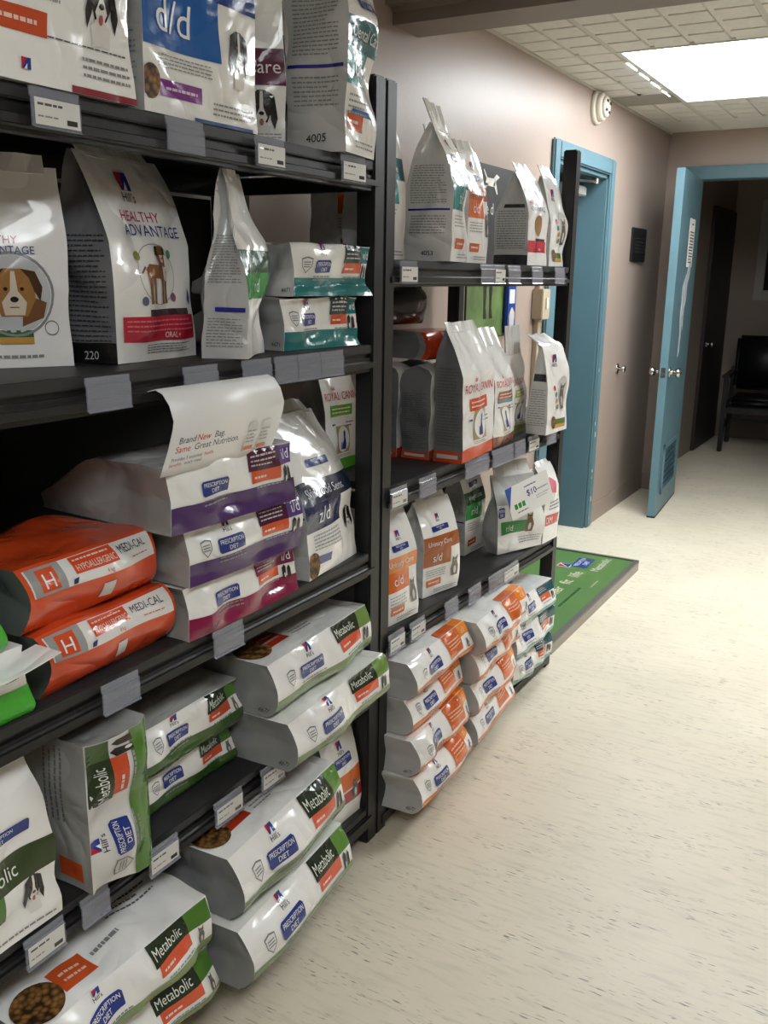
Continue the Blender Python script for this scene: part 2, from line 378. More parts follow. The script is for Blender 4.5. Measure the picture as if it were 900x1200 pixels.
def shield(b, f, x, y, h):
    o = [(-.5, .4), (0, .5), (.5, .4), (.45, -.1), (0, -.5), (-.45, -.1)]; T = []
    for i in range(6):
        p, q = o[i], o[(i+1) % 6]
        a, c, d, e = [(x+u*h*.85*k, y+v*h*k) for (u, v) in (p, q) for k in (1, .86)]
        T += [[a, d, e], [a, e, c]]
    e = b.put('seal_mark', f, T, I('77797c'), 2); b.put('seal_lines', f, np.concatenate([quad(x-h*.26, y+h*k, x+h*.26, y+h*(k+.06)) for k in (-.12, .02, .16)]), I('8b8d90'), 2, e)
def rx_lying(b, seed, band, bandh, panel, ptxt, strip, corner, ctxt=None, pets='dogs', x0=0, logo=True, side_code=True, wide=False, top_art=True, gus='8a8b8c', badge_h=None):
    W, D, T = b.dims; f = 'front'
    if bandh: b.put('colour_band', f, quad(0, 0, W, T*bandh), I(band), 1.3, L=.007)
    bh = badge_h or T*.26; bx = W*(.33+x0); by = T*.58
    badge(b, f, bx, by, W*.21, bh)
    if logo: emblem(b, f, bx-W*.005, by+bh*.5+T*.16, T*.15); shield(b, f, W*(.14+x0), by+.002, T*.3)
    b.lines(f, W*(.23+x0), by-bh*1.15, W*(.46+x0), by-bh*.62, 2, I('8d8d8d'), seed=seed)
    if wide:     # one tall orange panel reaching over the upper edge
        p = b.put('name_panel', f, quad(W*.56, T*.42, W*.83, T*.995), I(panel), 1.6); b.put('name_panel', 'top', quad(W*.56, 0, W*.83, .03), I(panel), 1.6)
        b.lines(f, W*.59, T*.62, W*.80, T*.85, 3, I('f3c9ae'), 2.4, seed+1, p)
        p2 = b.put('corner_panel', f, quad(W*.83, T*.72, W, T*.995), I(corner), 1.6); b.put('corner_panel', 'top', quad(W*.83, 0, W*.985, .03), I(corner), 1.6)
        if ctxt: b.text(ctxt, f, W*.9, T*.78, T*.13, I('fbe3c8'), 3, p2, 'c')
        cat_pic(b, f, W*.92, T*.5, T*.26)
    else:
        p = b.put('name_panel', f, quad(W*.60, T*.66, W*.86, T*.985), I(panel), 1.6)
        if ptxt: b.text(ptxt, f, W*.615, T*.735, T*.16, I('dfe6da'), 3, p, maxw=W*.2)
        else: b.lines(f, W*.62, T*.72, W*.82, T*.92, 3, I('c9c2c8'), 2.4, seed+1, p)
        p2 = b.put('flavour_label', f, quad(W*.62, T*.46, W*.86, T*.66), I(strip), 1.6)
        b.lines(f, W*.64, T*.5, W*.74, T*.6, 1, I('f6d9cd'), 2.4, seed+3, p2)
        p3 = b.put('corner_panel', f, quad(W*.86, T*.66, W*.995, T*.985), I(corner), 1.6)
        if ctxt: b.text(ctxt, f, W*.93, T*.74, T*.18, I('f0f0f0'), 3, p3, 'c', maxw=W*.1)
        (two_dogs if pets == 'dogs' else cat_pic)(b, f, W*.925, T*.5, T*.3)
        b.lines(f, W*.66, T*.34, W*.86, T*.42, 1, I('9a9a9a'), 2, seed+2)
    if side_code: b.text(side_code if isinstance(side_code, str) else '4671', 'left', D*.97, T*.08, T*.085, I('3b3b3b'), 2, None, 'r', name='batch_code')
    if top_art:
        p = b.put('flavour_label', 'top', quad(W*.16, D*.1, W*.36, D*.24), I('b83a22'), 1.5); b.lines('top', W*.19, D*.13, W*.33, D*.21, 2, I('e6b7a3'), 2.3, seed, p)
        b.put('kibble_photo', 'top', ell(W*.11, D*.16, W*.1, W*.1), kibm(), 1.9); b.lines('top', W*.4, D*.1, W*.6, D*.15, 2, I('9b9b9b'), seed=seed+7)
def rx_front(b, seed, band, panel, care, name, flav='cf5a2a', pet='dog', code=None, t0=.40, side_lines=True, carec='e9eef0', bh=.16, ph=.17):
    W, D, H = b.dims; f = 'front'
    emblem(b, f, W*.5, H*(t0+bh+ph+.16), H*.05); badge(b, f, W*.5, H*(t0+bh+ph+.07), W*.5, H*.055)
    c = b.put('colour_band', f, quad(0, H*(t0+ph), W, H*(t0+ph+bh)), I(band), 1); b.text(care, f, W*.1, H*(t0+ph+bh*.36), H*.05, I(carec), 3, c, maxw=W*.84)
    p = b.put('name_panel', f, quad(0, H*t0, W*.72, H*(t0+ph)), I(panel), 1.2); b.text(name, f, W*.36, H*(t0+ph*.28), H*.085, I('f4f6f6'), 3, p, 'c', maxw=W*.56)
    b.lines(f, W*.08, H*(t0-.13), W*.6, H*(t0-.03), 4, I('a2a2a2'), seed=seed)
    fl = b.put('flavour_label', f, quad(W*.10, H*.10, W*.5, H*.175), I(flav), 1.5); b.lines(f, W*.14, H*.12, W*.44, H*.16, 1, I('f5dcd0'), 2.3, seed, fl)
    if pet == 'dog': dog_face(b, f, W*.84, H*(t0-.06), H*.22)
    elif pet == 'cat': cat_pic(b, f, W*.83, H*(t0-.05), H*.22)
    b.lines(f, W*.3, H*.025, W*.92, H*.07, 2, I('8f8f8f'), seed=seed+4)
    if side_lines:
        b.lines('left', D*.12, H*.42, D*.88, H*.70, 16, I('8d8d8c'), seed=seed+5); b.put('blue_rule', 'left', quad(D*.05, H*.37, D*.95, H*.385), I('2a2f8c'), 1.5)
        b.lines('left', D*.12, H*.2, D*.88, H*.34, 7, I('8d8d8c'), seed=seed+6)
    if code: b.text(code, 'left', D*.5, H*.045, H*.035, I('1f1f1f'), 2, None, 'c', name='batch_code')
def crown(b, f, x, y, h, c, parent=None):
    T = [quad(x-h*.5, y, x+h*.5, y+h*.16)]+[np.array([[(x+k*h-h*.1, y+h*.2), (x+k*h+h*.1, y+h*.2), (x+k*h*1.25, y+h*.8)]]) for k in (-.4, -.2, 0, .2, .4)]
    return b.put('crown_mark', f, np.concatenate(T), c, 2, parent)
def rc_front(b, seed, lab, base, side_band=True, lab2=None, t=.60, pet=True):
    W, D, H = b.dims; f = 'front'; red = I('c4252f')
    crown(b, f, W*.34, H*(t+.085), H*.045, red); b.text('ROYAL CANIN', f, W*.5, H*t, H*.066, red, 2.2, None, 'c', maxw=W*.88)
    p = b.put('flavour_label', f, quad(W*.2, H*(t-.14), W*.78, H*(t-.045)), I(lab), 1.5); b.lines(f, W*.24, H*(t-.125), W*.72, H*(t-.06), 2, I('f3d8cd'), 2.3, seed, p)
    if lab2: b.put('flavour_strip', f, quad(W*.2, H*(t-.17), W*.78, H*(t-.14)), I(lab2), 1.5)
    b.lines(f, W*.2, H*(t-.23), W*.3, H*(t-.19), 1, I('2d3f7c'), seed=seed+1); b.lines(f, W*.62, H*(t-.25), W*.82, H*(t-.19), 2, I('6a7190'), seed=seed+1)
    if pet:
        g = b.put('picture_frame_print', f, quad(W*.32, H*.15, W*.70, H*.39), I('b5a678'), 1.2); b.put('oval', f, ell(W*.51, H*.27, W*.17, H*.115), I('f4f3ef'), 2, g)
        x, y, h = W*.52, H*.265, H*.17
        b.put('animal_figure', f, fan([(x-h*.12, y-h*.5), (x+h*.22, y-h*.5), (x+h*.2, y-h*.2), (x+h*.12, y+h*.12), (x+h*.15, y+h*.4), (x+h*.06, y+h*.5), (x-h*.02, y+h*.38), (x-h*.04, y), (x-h*.14, y-h*.2)]), I('26388a'), 3, g)
        b.put('animal_tail', f, fan([(x-h*.26, y-h*.48), (x-h*.14, y-h*.5), (x-h*.2, y-h*.1), (x-h*.27, y-h*.1)]), I('26388a'), 3, g)
    b.lines(f, W*.34, H*.115, W*.76, H*.14, 2, I('7b7b7b'), seed=seed+2)
    b.put('base_band', f, quad(0, 0, W, H*.10), I(base), 1)
    if side_band:
        q = b.put('base_band', 'left', quad(0, 0, D, H*.03), I(base), 1); b.put('base_band', 'left', quad(0, H*.06, D, H*.085), I(base), 1)
        b.put('base_label', 'left', quad(D*.12, H*.03, D*.85, H*.06), I('c9c9c6'), 1); b.lines('left', D*.1, H*.12, D*.9, H*.72, 26, I('5b5c5e'), seed=seed+3, fill=.35)

# ================================================================== setting
WX, YF, ZC = -1.622, 6.55, 2.383          # left wall face, far wall face, ceiling
XR, YB, YE = 3.30, -2.2, 9.30             # right wall, wall behind the camera, end of the far room
struct(boxes('floor', floor_mat(), [(WX-.25, XR+.1, YB-.1, YE+.2, -.1, 0)]))
D0, D1, DZ = 4.44, 5.262, 2.0             # door opening in the left wall
struct(boxes('wall_left', wallm, [(WX-.25, WX, YB-.1, D0, 0, 2.6), (WX-.25, WX, D1, YF+.1, 0, 2.6), (WX-.25, WX, D0, D1, DZ, 2.6)]))
OX0, OX1, OZ = -1.425, -.50, 2.085        # doorway in the far wall
struct(boxes('wall_far', wallm, [(WX, OX0-.05, YF, YF+.12, 0, 2.6), (OX1+.05, XR, YF, YF+.12, 0, 2.6), (OX0-.05, OX1+.05, YF, YF+.12, OZ+.04, 2.6)]))
struct(boxes('wall_right', wallm, [(XR, XR+.1, YB-.1, YE+.2, 0, 2.6)]))
struct(boxes('wall_back', wallm, [(WX, XR, YB-.1, YB, 0, 2.6)]))
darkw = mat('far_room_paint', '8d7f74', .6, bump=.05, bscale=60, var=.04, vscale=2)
struct(boxes('wall_far_room_side', darkw, [(WX-.25, WX-.03, YF+.1, YE, 0, 2.6)])); struct(boxes('wall_far_room_end', darkw, [(WX-.25, XR, YE, YE+.1, 0, 2.6)]))
struct(boxes('ceiling_far_room', darkw, [(WX-.25, XR, YF+.12, YE, ZC, ZC+.1)]))
struct(boxes('baseboard_left', wallb, [(WX, WX+.006, 5.335, YF, 0, .115), (WX, WX+.006, YB, 4.36, 0, .115)], bevel=.002))
struct(boxes('baseboard_far', wallb, [(WX, OX0-.1, YF-.006, YF, 0, .115), (OX1+.12, XR, YF-.006, YF, 0, .115)], bevel=.002))
# dropped beam across the corridor
bm = bmesh.new(); fs = box(bm, WX-.01, XR, 2.80, 3.03, 2.232, 2.7)
bmesh.ops.bevel(bm, geom=[e for e in bm.edges if all(v.co.z < 2.3 for v in e.verts) and abs(e.verts[0].co.y-e.verts[1].co.y) < .01 and e.verts[0].co.y < 2.9], offset=.05, segments=5, affect='EDGES')
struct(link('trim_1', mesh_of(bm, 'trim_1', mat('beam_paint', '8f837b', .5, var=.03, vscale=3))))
# ceiling: backing, tiles with embossed blocks, grid bars
ceil = struct(boxes('ceiling', gridm, [(WX-.2, XR+.1, YB-.1, YF+.12, ZC+.02, ZC+.12)]))
def tile_mesh(cx, cy):
    bm = bmesh.new(); p = .16; box(bm, .008, cx*p-.008, .008, cy*p-.008, .004, .019)
    for i in range(cx):
        for j in range(cy):
            x, y = i*p, j*p
            f = box(bm, x+.012, x+p-.012, y+.010, y+p-.010, -.004, .006)
    return mesh_of(bm, 'ceiling_tile', tilem)
full, half = tile_mesh(4, 4), tile_mesh(2, 4)
XC = [-1.297+.64*i for i in range(8)]; YC = [5.47+.64*k for k in range(-12, 2)]
FIX = [(0, 4.19), (0, 4.83)]                     # cells taken by the fixture in view
EXTRA = [(2, -.93), (2, -.29), (2, 3.55), (2, 4.19)]
for y in YC:
    ys = 1
    if y+.64 > YF: continue
    if abs(y-5.47) < .01: pass
    o = link('ceiling_tile', half, ceil); o.location = (WX+.003, y, ZC)
    for i, x in enumerate(XC):
        if any(i == a and abs(y-b) < .02 for a, b in FIX+EXTRA): continue
        if x+.64 > XR+.12: continue
        o = link('ceiling_tile', full, ceil); o.location = (x, y, ZC)
for x in XC: boxes('ceiling_bar', gridm, [(x-.012, x+.012, YB, YF, ZC-.003, ZC+.02)], ceil)
for y in YC: boxes('ceiling_bar', gridm, [(WX, XR, y-.012, y+.012, ZC-.0025, ZC+.02)], ceil)
boxes('ceiling_panel', plainm, [(WX+.004, -1.305, 5.175, 5.455, ZC-.006, ZC-.0045)], ceil)
boxes('ceiling_panel', tilem, [(WX, XR, 6.115, YF, ZC-.001, ZC+.02)], ceil)
struct(boxes('trim_2', gridm, [(WX, WX+.014, 3.03, YF, ZC-.012, ZC+.01)]))
# ceiling lights
lampm = mat('lamp_diffuser', 'f4f9fc', .5, emit=LAMP)
def light(x, y, label, dm=None):
    t = tag(empty('ceiling_light', (x+.32, y+.64, ZC)), label, 'ceiling light', 'recessed ceiling lights')
    w, d = .30, .62
    boxes('frame', mat('lamp_frame', 'd9d5cd', .5), [(-w-.018, -w, -d-.018, d+.018, -.006, .03), (w, w+.018, -d-.018, d+.018, -.006, .03), (-w, w, -d-.018, -d, -.006, .03), (-w, w, d, d+.018, -.006, .03)], t)
    boxes('diffuser', dm or lampm, [(-w, w, -d, d, .002, .010)], t)
light(-1.297, 4.19, 'glowing white rectangular ceiling light above the open blue door')
L0 = [o for o in bpy.data.objects if o.name == 'ceiling_light'][0]
for k in range(4): boxes('leak_glow', lampm, [(-.3345-.004*k, -.331-.004*k, -.42+.23*k, -.26+.23*k, -.0065, -.004)], L0)  # emissive strips stand in for lamplight leaking beside the fixture
light(-.017, -.93, 'recessed ceiling light over the near end of the corridor', mat('lamp_diffuser_weak', 'f4f9fc', .5, emit=LAMP*.78))  # out-of-view lamp, emission lowered only to balance the light
light(-.017, 3.55, 'recessed ceiling light beyond the beam on the open side of the corridor', mat('lamp_diffuser_strong', 'f4f9fc', .5, emit=LAMP*1.5))  # out-of-view lamp, emission raised to brighten the far unit's bag fronts
# door in the left wall
dw = struct(empty('door_1', (WX, D1, 0)))
def rel(o, b): return [(x0-o[0], x1-o[0], y0-o[1], y1-o[1], z0-o[2], z1-o[2]) for x0, x1, y0, y1, z0, z1 in b]
o1 = (WX, D1, 0)
def casing(name, y0, y1, z0, z1):
    return boxes(name, blue, rel(o1, [(WX-.002, WX+.022, y0, y1, z0, z1)]), dw, bevel=.008)
casing('casing', D1, D1+.075, 0, 2.083); casing('casing', D0-.08, D0, 0, 2.083); casing('casing_head', D0-.005, D1+.005, DZ, 2.083)
boxes('jamb', mat('blue_jamb', '55727c', .45, var=.05, vscale=6), rel(o1, [(WX-.25, WX+.002, D1-.02, D1, 0, DZ), (WX-.25, WX+.002, D0, D0+.02, 0, DZ), (WX-.25, WX+.002, D0, D1, DZ-.02, DZ)]), dw)
boxes('door_leaf', blue, rel(o1, [(WX-.20, WX-.155, D0+.023, D1-.023, .008, DZ-.025)]), dw, bevel=.003)
boxes('door_closer', mat('closer_grey', 'a9a8a3', .4, metal=.3), rel(o1, [(WX-.155, WX-.085, 4.84, 5.17, 1.885, 1.935)]), dw, bevel=.006)
cyl('closer_arm', chrome, (-.115, 4.88-D1, 1.955), (-.04, 5.17-D1, 1.963), .010, parent=dw); cyl('closer_shoe', chrome, (-.04, 5.175-D1, 1.948), (-.04, 5.175-D1, 1.98), .022, parent=dw)
cyl('closer_spindle', chrome, (-.115, 4.88-D1, 1.93), (-.115, 4.88-D1, 1.965), .012, parent=dw)
sg = boxes('door_sign', mat('sign_black', '17181a', .5), rel(o1, [(WX-.155, WX-.150, 4.62, 4.74, 1.375, 1.45)]), dw)
flat_print(sg, axes=((-.150, 4.62-D1, 1.375), (0, 1, 0), (0, 0, 1), (1, 0, 0))).lines('f', .015, .012, .105, .065, 2, I('d8d8d4'), 1, 5, name='lettering')
chip = mat('chipped_paint', 'cfd2cf', .7)
rr = random.Random(4)
for i, z in enumerate((.93, .62, .55, .34, .30, .16, .05)):
    boxes('paint_chip', chip, [(.0215, .0228, .005+rr.random()*.02, .014+rr.random()*.03, z, z+rr.uniform(.01, .035))], dw)
# doorway in the far wall and its open door
df = struct(empty('door_2', (OX0, YF, 0))); o2 = (OX0, YF, 0)
boxes('casing', blue, rel(o2, [(OX0-.085, OX0, YF-.02, YF+.002, 0, 2.168)]), df, bevel=.006)
boxes('casing', blue, rel(o2, [(OX1, OX1+.085, YF-.02, YF+.002, 0, 2.168)]), df, bevel=.006)
boxes('casing_head', blue, rel(o2, [(OX0-.001, OX1+.001, YF-.02, YF+.002, OZ, 2.168)]), df, bevel=.006)
boxes('jamb', MATS['blue_jamb'], rel(o2, [(OX0-.05, OX0, YF-.001, YF+.14, 0, OZ), (OX1, OX1+.05, YF-.001, YF+.14, 0, OZ), (OX0-.05, OX1+.05, YF-.001, YF+.14, OZ, OZ+.04)]), df)
TH = R(4.3); HX = -1.400; leaf = struct(empty('door_3', (HX, 6.53, 0), TH)); X0, X1, Y0, Y1 = -.024, .024, -.81, -.02
boxes('door_leaf', [blue], [(X0, X1, Y0, Y1, .008, 2.075)], leaf, bevel=.002)
boxes('latch_plate', chrome, [(-.013, .013, Y0-.001, Y0+.001, .875, .935)], leaf); boxes('latch_bolt', chrome, [(-.007, .007, Y0-.012, Y0, .896, .914)], leaf)
for sx in (-1, 1):
    k = lathe('door_knob', chrome, (sx*.024, Y0+.065, .905), (sx, 0, 0), [(0, .031), (.006, .031), (.008, .013), (.03, .012), (.036, .022), (.05, .029), (.062, .027), (.07, .014), (.072, .002)], leaf)
boxes('kick_grille_frame', blue, [(X1, X1+.012, -.70, -.665, .13, .45), (X1, X1+.012, -.235, -.20, .13, .45), (X1, X1+.012, -.70, -.20, .13, .165), (X1, X1+.012, -.70, -.20, .415, .45)], leaf, bevel=.004)
for k in range(7): 
    s = boxes('grille_slat', mat('grille_dark', '2c464f', .5), [(-.004, .004, -.665, -.235, -.016, .016)], leaf); s.location = (X1+.003, 0, .185+k*.036); s.rotation_euler = (0, R(35), 0)
boxes('bottom_sweep', blk, [(X0-.001, X1+.001, Y0, Y1, .001, .012)], leaf)
pl = boxes('notice_list', paper, [(0, .0012, -.11, .11, 0, .29)]); pl.matrix_world = Matrix.Translation((HX, 6.53, 0)) @ Matrix.Rotation(TH, 4, 'Z') @ Matrix.Translation((X1+.0005, -.335, 1.53)); tag(pl, 'long white printed notice taped high on the open blue door', 'notice')
fp = flat_print(pl, axes=((.0012, -.11, 0), (0, 1, 0), (0, 0, 1), (1, 0, 0))); fp.lines('f', .03, .02, .19, .22, 11, I('6f7276'), 1, 3, name='lettering'); fp.lines('f', .09, .245, .15, .27, 1, I('3d4046'), 1, 3, name='heading'); 
bm = bmesh.new(); pts = [(-.10, .0), (-.02, .06), (.05, .10), (.10, .18), (.16, .16), (.15, .08), (.08, .03), (.10, -.06), (.03, -.12), (.05, -.26), (.0, -.20), (-.01, -.38), (-.05, -.42), (-.05, -.28), (-.09, -.16), (-.08, -.08)]
f = bm.faces.new([bm.verts.new((0, a, b)) for a, b in pts]); r_ = bmesh.ops.extrude_face_region(bm, geom=[f]); bmesh.ops.translate(bm, verts=[v for v in r_['geom'] if isinstance(v, bmesh.types.BMVert)], vec=(.0018, 0, 0))
bmesh.ops.triangulate(bm, faces=bm.faces[:])
tp = link('torn_poster', mesh_of(bm, 'torn_poster', mat('torn_paper', 'c3cad2', .5, var=.3, vscale=14))); tp.matrix_world = Matrix.Translation((HX, 6.53, 0)) @ Matrix.Rotation(TH, 4, 'Z') @ Matrix.Translation((X1+.0005, -.42, 1.40)); tag(tp, 'torn remains of a pale poster below the notice on the blue door', 'poster')
# ------------------------------------------------------------------ far room
dk = struct(empty('door_4', (WX-.03, 8.75, 0))); brown = mat('dark_brown_door', '2b2320', .5, bump=.05, bscale=30, var=.1, vscale=4)
boxes('door_leaf', brown, [(0, .03, -.47, .47, .005, 2.05)], dk, bevel=.003)
for s in (0,): lathe('door_knob', chrome, (.03, -.36, .92), (1, 0, 0), [(0, .03), (.006, .03), (.008, .012), (.03, .012), (.04, .026), (.055, .027), (.064, .012)], dk)
fr = struct(empty('window_1', (-1.14, YE, 1.70))); wf = mat('pale_frame', '9d9a94', .5)
boxes('window_frame', wf, [(-.28, -.20, -.03, 0, -.42, .46), (.62, .70, -.03, 0, -.42, .46), (-.20, .62, -.03, 0, -.42, -.33), (-.20, .62, -.03, 0, .38, .46)], fr, bevel=.004)
boxes('window_pane', mat('dark_pane', '20211f', .1), [(-.20, .62, -.015, -.008, -.33, .38)], fr)
def chair():
    t = tag(empty('armchair', (-1.18, 8.72, 0), R(4)), 'black waiting room chair with padded back in the dark room beyond', 'chair')
    bk = mat('black_vinyl', '101113', .45, bump=.1, bscale=60); wd_ = mat('black_wood', '0e0e0f', .4)
    w = .27
    def pad(name, x0, x1, y0, y1, z0, z1, bv):
        bm = bmesh.new(); box(bm, x0, x1, y0, y1, z0, z1); return link(name, mesh_of(bm, name, bk, bv, True, 4), t)
    pad('seat', -.24, .24, -.25, .24, .38, .47, .03); b = pad('backrest', -.26, .26, .20, .27, .50, .98, .03); 
    for sx in (-1, 1):
        a = boxes('leg', wd_, [(sx*w-.02, sx*w+.02, -.31, -.27, 0, .64)], t, bevel=.006)
        a = boxes('leg', wd_, [(sx*w-.02, sx*w+.02, .24, .28, 0, .70)], t, bevel=.006)
        boxes('armrest', wd_, [(sx*w-.035, sx*w+.035, -.35, .26, .64, .67)], t, bevel=.01); boxes('stretcher', wd_, [(sx*w-.012, sx*w+.012, -.27, .24, .2, .23)], t)
        boxes('side_rail', wd_, [(sx*w-.012, sx*w+.012, -.27, .24, .36, .41)], t)
    boxes('front_rail', wd_, [(-w, w, -.30, -.28, .34, .39)], t); boxes('stretcher', wd_, [(-w, w, .25, .27, .2, .23)], t)
chair()
# ------------------------------------------------------------------ things on the wall
det = tag(empty('wall_alarm', (WX, 4.965, 2.300)), 'round white alarm sounder on the wall just below the ceiling', 'alarm')
cream = mat('cream_plastic', 'd9d2c2', .45)
lathe('base', cream, (0, 0, 0), (1, 0, 0), [(0, .082), (.018, .082), (.022, .072)], det, 32); lathe('housing', cream, (.02, 0, 0), (1, 0, 0), [(0, .066), (.025, .066), (.03, .056), (.031, .05)], det, 32)
lathe('cap', cream, (.05, 0, 0), (1, 0, 0), [(0, .05), (.012, .05), (.018, .04), (.02, .02)], det, 32)
for k in range(4):
    a = k*math.pi/2+.6; boxes('slot', mat('slot_dark', '2c2a27', .8), [(.066, .0715, -.012, .012, -.006, .006)], det).location = (0, .031*math.cos(a), .031*math.sin(a))
pq = boxes('wall_plaque', mat('plaque_black', '1b1a1b', .35, var=.1), [(0, .016, -.15, .15, -.10, .10)], bevel=.003); pq.location = (WX, 5.955, 1.655); tag(pq, 'black engraved plaque on the wall between the two blue doors', 'plaque')
flat_print(pq, axes=((.016, -.15, -.10), (0, 1, 0), (0, 0, 1), (1, 0, 0))).lines('f', .05, .05, .26, .15, 5, I('4c4b4c'), 1, 8, name='engraving', fill=.2)
st = tag(empty('wall_door_stop', (WX, 5.72, .914)), 'chrome door stop knob on the wall beside the open door', 'door stop')
lathe('plate', chrome, (0, 0, 0), (1, 0, 0), [(0, .032), (.005, .032), (.007, .02)], st); lathe('knob', chrome, (.006, 0, 0), (1, 0, 0), [(0, .012), (.02, .011), (.028, .02), (.04, .021), (.046, .012)], st)
po = tag(empty('wall_poster', (WX, 3.47, 1.20)), 'tall dog poster on the wall, dark above and grassy green below', 'poster')
boxes('board', mat('poster_dark', '2e2d2d', .5, var=.1), [(0, .006, 0, .47, 0, .69)], po)
fp = flat_print(po, axes=((.006, 0, 0), (0, 1, 0), (0, 0, 1), (1, 0, 0)))
fp.put('grass_photo', 'f', quad(.005, .005, .465, .245), mat('grass_print', '5f7646', .5, var=.35, vscale=10), 1)
for x in (.17, .23): fp.put('dog_leg', 'f', fan([(x, .08), (x+.035, .08), (x+.02, .12), (x+.03, .245), (x-.01, .245), (x-.0, .13)]), I('1d1b19'), 2)
dx, dy = .20, .62
fp.put('dog_mark', 'f', np.concatenate([fan([(dx-.06, dy-.01), (dx+.03, dy-.012), (dx+.05, dy+.015), (dx+.085, dy+.03), (dx+.05, dy+.04), (dx+.02, dy+.02), (dx-.05, dy+.02)]), fan([(dx-.05, dy), (dx-.085, dy-.035), (dx-.075, dy-.04), (dx-.03, dy-.005)]), fan([(dx+.02, dy), (dx+.06, dy-.04), (dx+.07, dy-.035), (dx+.045, dy+.01)]), fan([(dx-.05, dy+.015), (dx-.08, dy+.045), (dx-.075, dy+.05), (dx-.04, dy+.02)])]), I('e8e7e3'), 2)
fp.text('e d', 'f', .155, .50, .045, I('e8e7e3'), 2)
eb = tag(empty('wall_box', (WX, 4.26, 1.33)), 'beige wiring box with conduit on the wall beside the blue door', 'wiring box')
beige = mat('beige_metal', 'b7a893', .5, var=.05)
boxes('housing', beige, [(0, .055, -.05, .05, -.07, .07)], eb, bevel=.004); boxes('conduit', beige, [(0, .025, -.018, .018, -.60, -.07)], eb, bevel=.003); boxes('conduit', beige, [(0, .025, -.018, .018, .07, .16)], eb, bevel=.003)
boxes('switch', cream, [(.055, .062, -.012, .012, -.02, .03)], eb)
hp = boxes('treat_packet', mat('packet_blue', '23408c', .35, var=.1), [(0, .02, -.05, .05, -.11, .11)], bevel=.006); hp.location = (WX+.008, 3.90, 1.32); tag(hp, 'small blue packet hanging on the wall poster seen through the shelving', 'packet')
fp = flat_print(hp, axes=((.02, -.05, -.11), (0, 1, 0), (0, 0, 1), (1, 0, 0))); fp.put('label_print', 'f', quad(.02, .13, .08, .19), I('e6e6e6'), 1); fp.put('animal_photo', 'f', fan([(.03, .02), (.075, .02), (.085, .09), (.05, .115), (.02, .08)]), I('c9c6c1'), 1)
# ------------------------------------------------------------------ framed sign lying on the floor
fs_ = tag(empty('floor_sign', (-1.115, 3.31, 0)), 'green framed advertising sign lying flat on the floor past the shelves', 'sign')
SW, SL, ST = .49, 1.29, .055
alu = mat('sign_frame', '6f6d6a', .4, metal=.4, var=.05); sidem = mat('sign_side', 'a09a90', .5, var=.05)
boxes('box_body', sidem, [(-SW, 0, 0, SL, 0, ST-.012)], fs_)
for b_ in ((-SW, 0, 0, .022), (-SW, 0, SL-.022, SL), (-.022, 0, .022, SL-.022), (-SW, -SW+.022, .022, SL-.022)):
    boxes('frame_bar', alu, [(b_[0]-.001, b_[1]+.001, b_[2]-.0005, b_[3]+.0005, ST-.014, ST)], fs_, bevel=.002)
boxes('sign_face', mat('sign_green', '557a42', .4, var=.12, vscale=3), [(-SW+.02, -.02, .02, SL-.02, ST-.012, ST-.006)], fs_)
fp = flat_print(fs_, axes=((0, 0, ST-.006), (0, 1, 0), (-1, 0, 0), (0, 0, 1)))
for w_, x_, m_ in (('healthier', .40, .30), ('fit', .735, .10), ('life', .86, .14)): fp.text(w_, 'f', x_, .18, .055, I('ece8c8'), 2, maxw=m_)
fp.lines('f', .42, .105, .72, .14, 1, I('38602a'), 1, 3); fp.lines('f', .75, .075, .86, .09, 1, I('c8d0b0'), 1, 3); fp.lines('f', .55, .30, .75, .33, 1, I('5f8a45'), 1, 4)
e_ = fp.put('logo_patch', 'f', quad(.985, .27, 1.05, .335), I('e8e6e0'), 1.2); fp.put('logo_wedge', 'f', [[(.99, .275), (1.045, .275), (1.045, .33)]], I('24408f'), 2, e_); fp.put('logo_wedge', 'f', [[(.99, .28), (1.03, .33), (.99, .33)]], I('c03040'), 2, e_)
badge(fp, 'f', 1.105, .235, .17, .085); fp.text('Metabolic', 'f', 1.0, .125, .042, I('dfe6cf'), 2, maxw=.24)

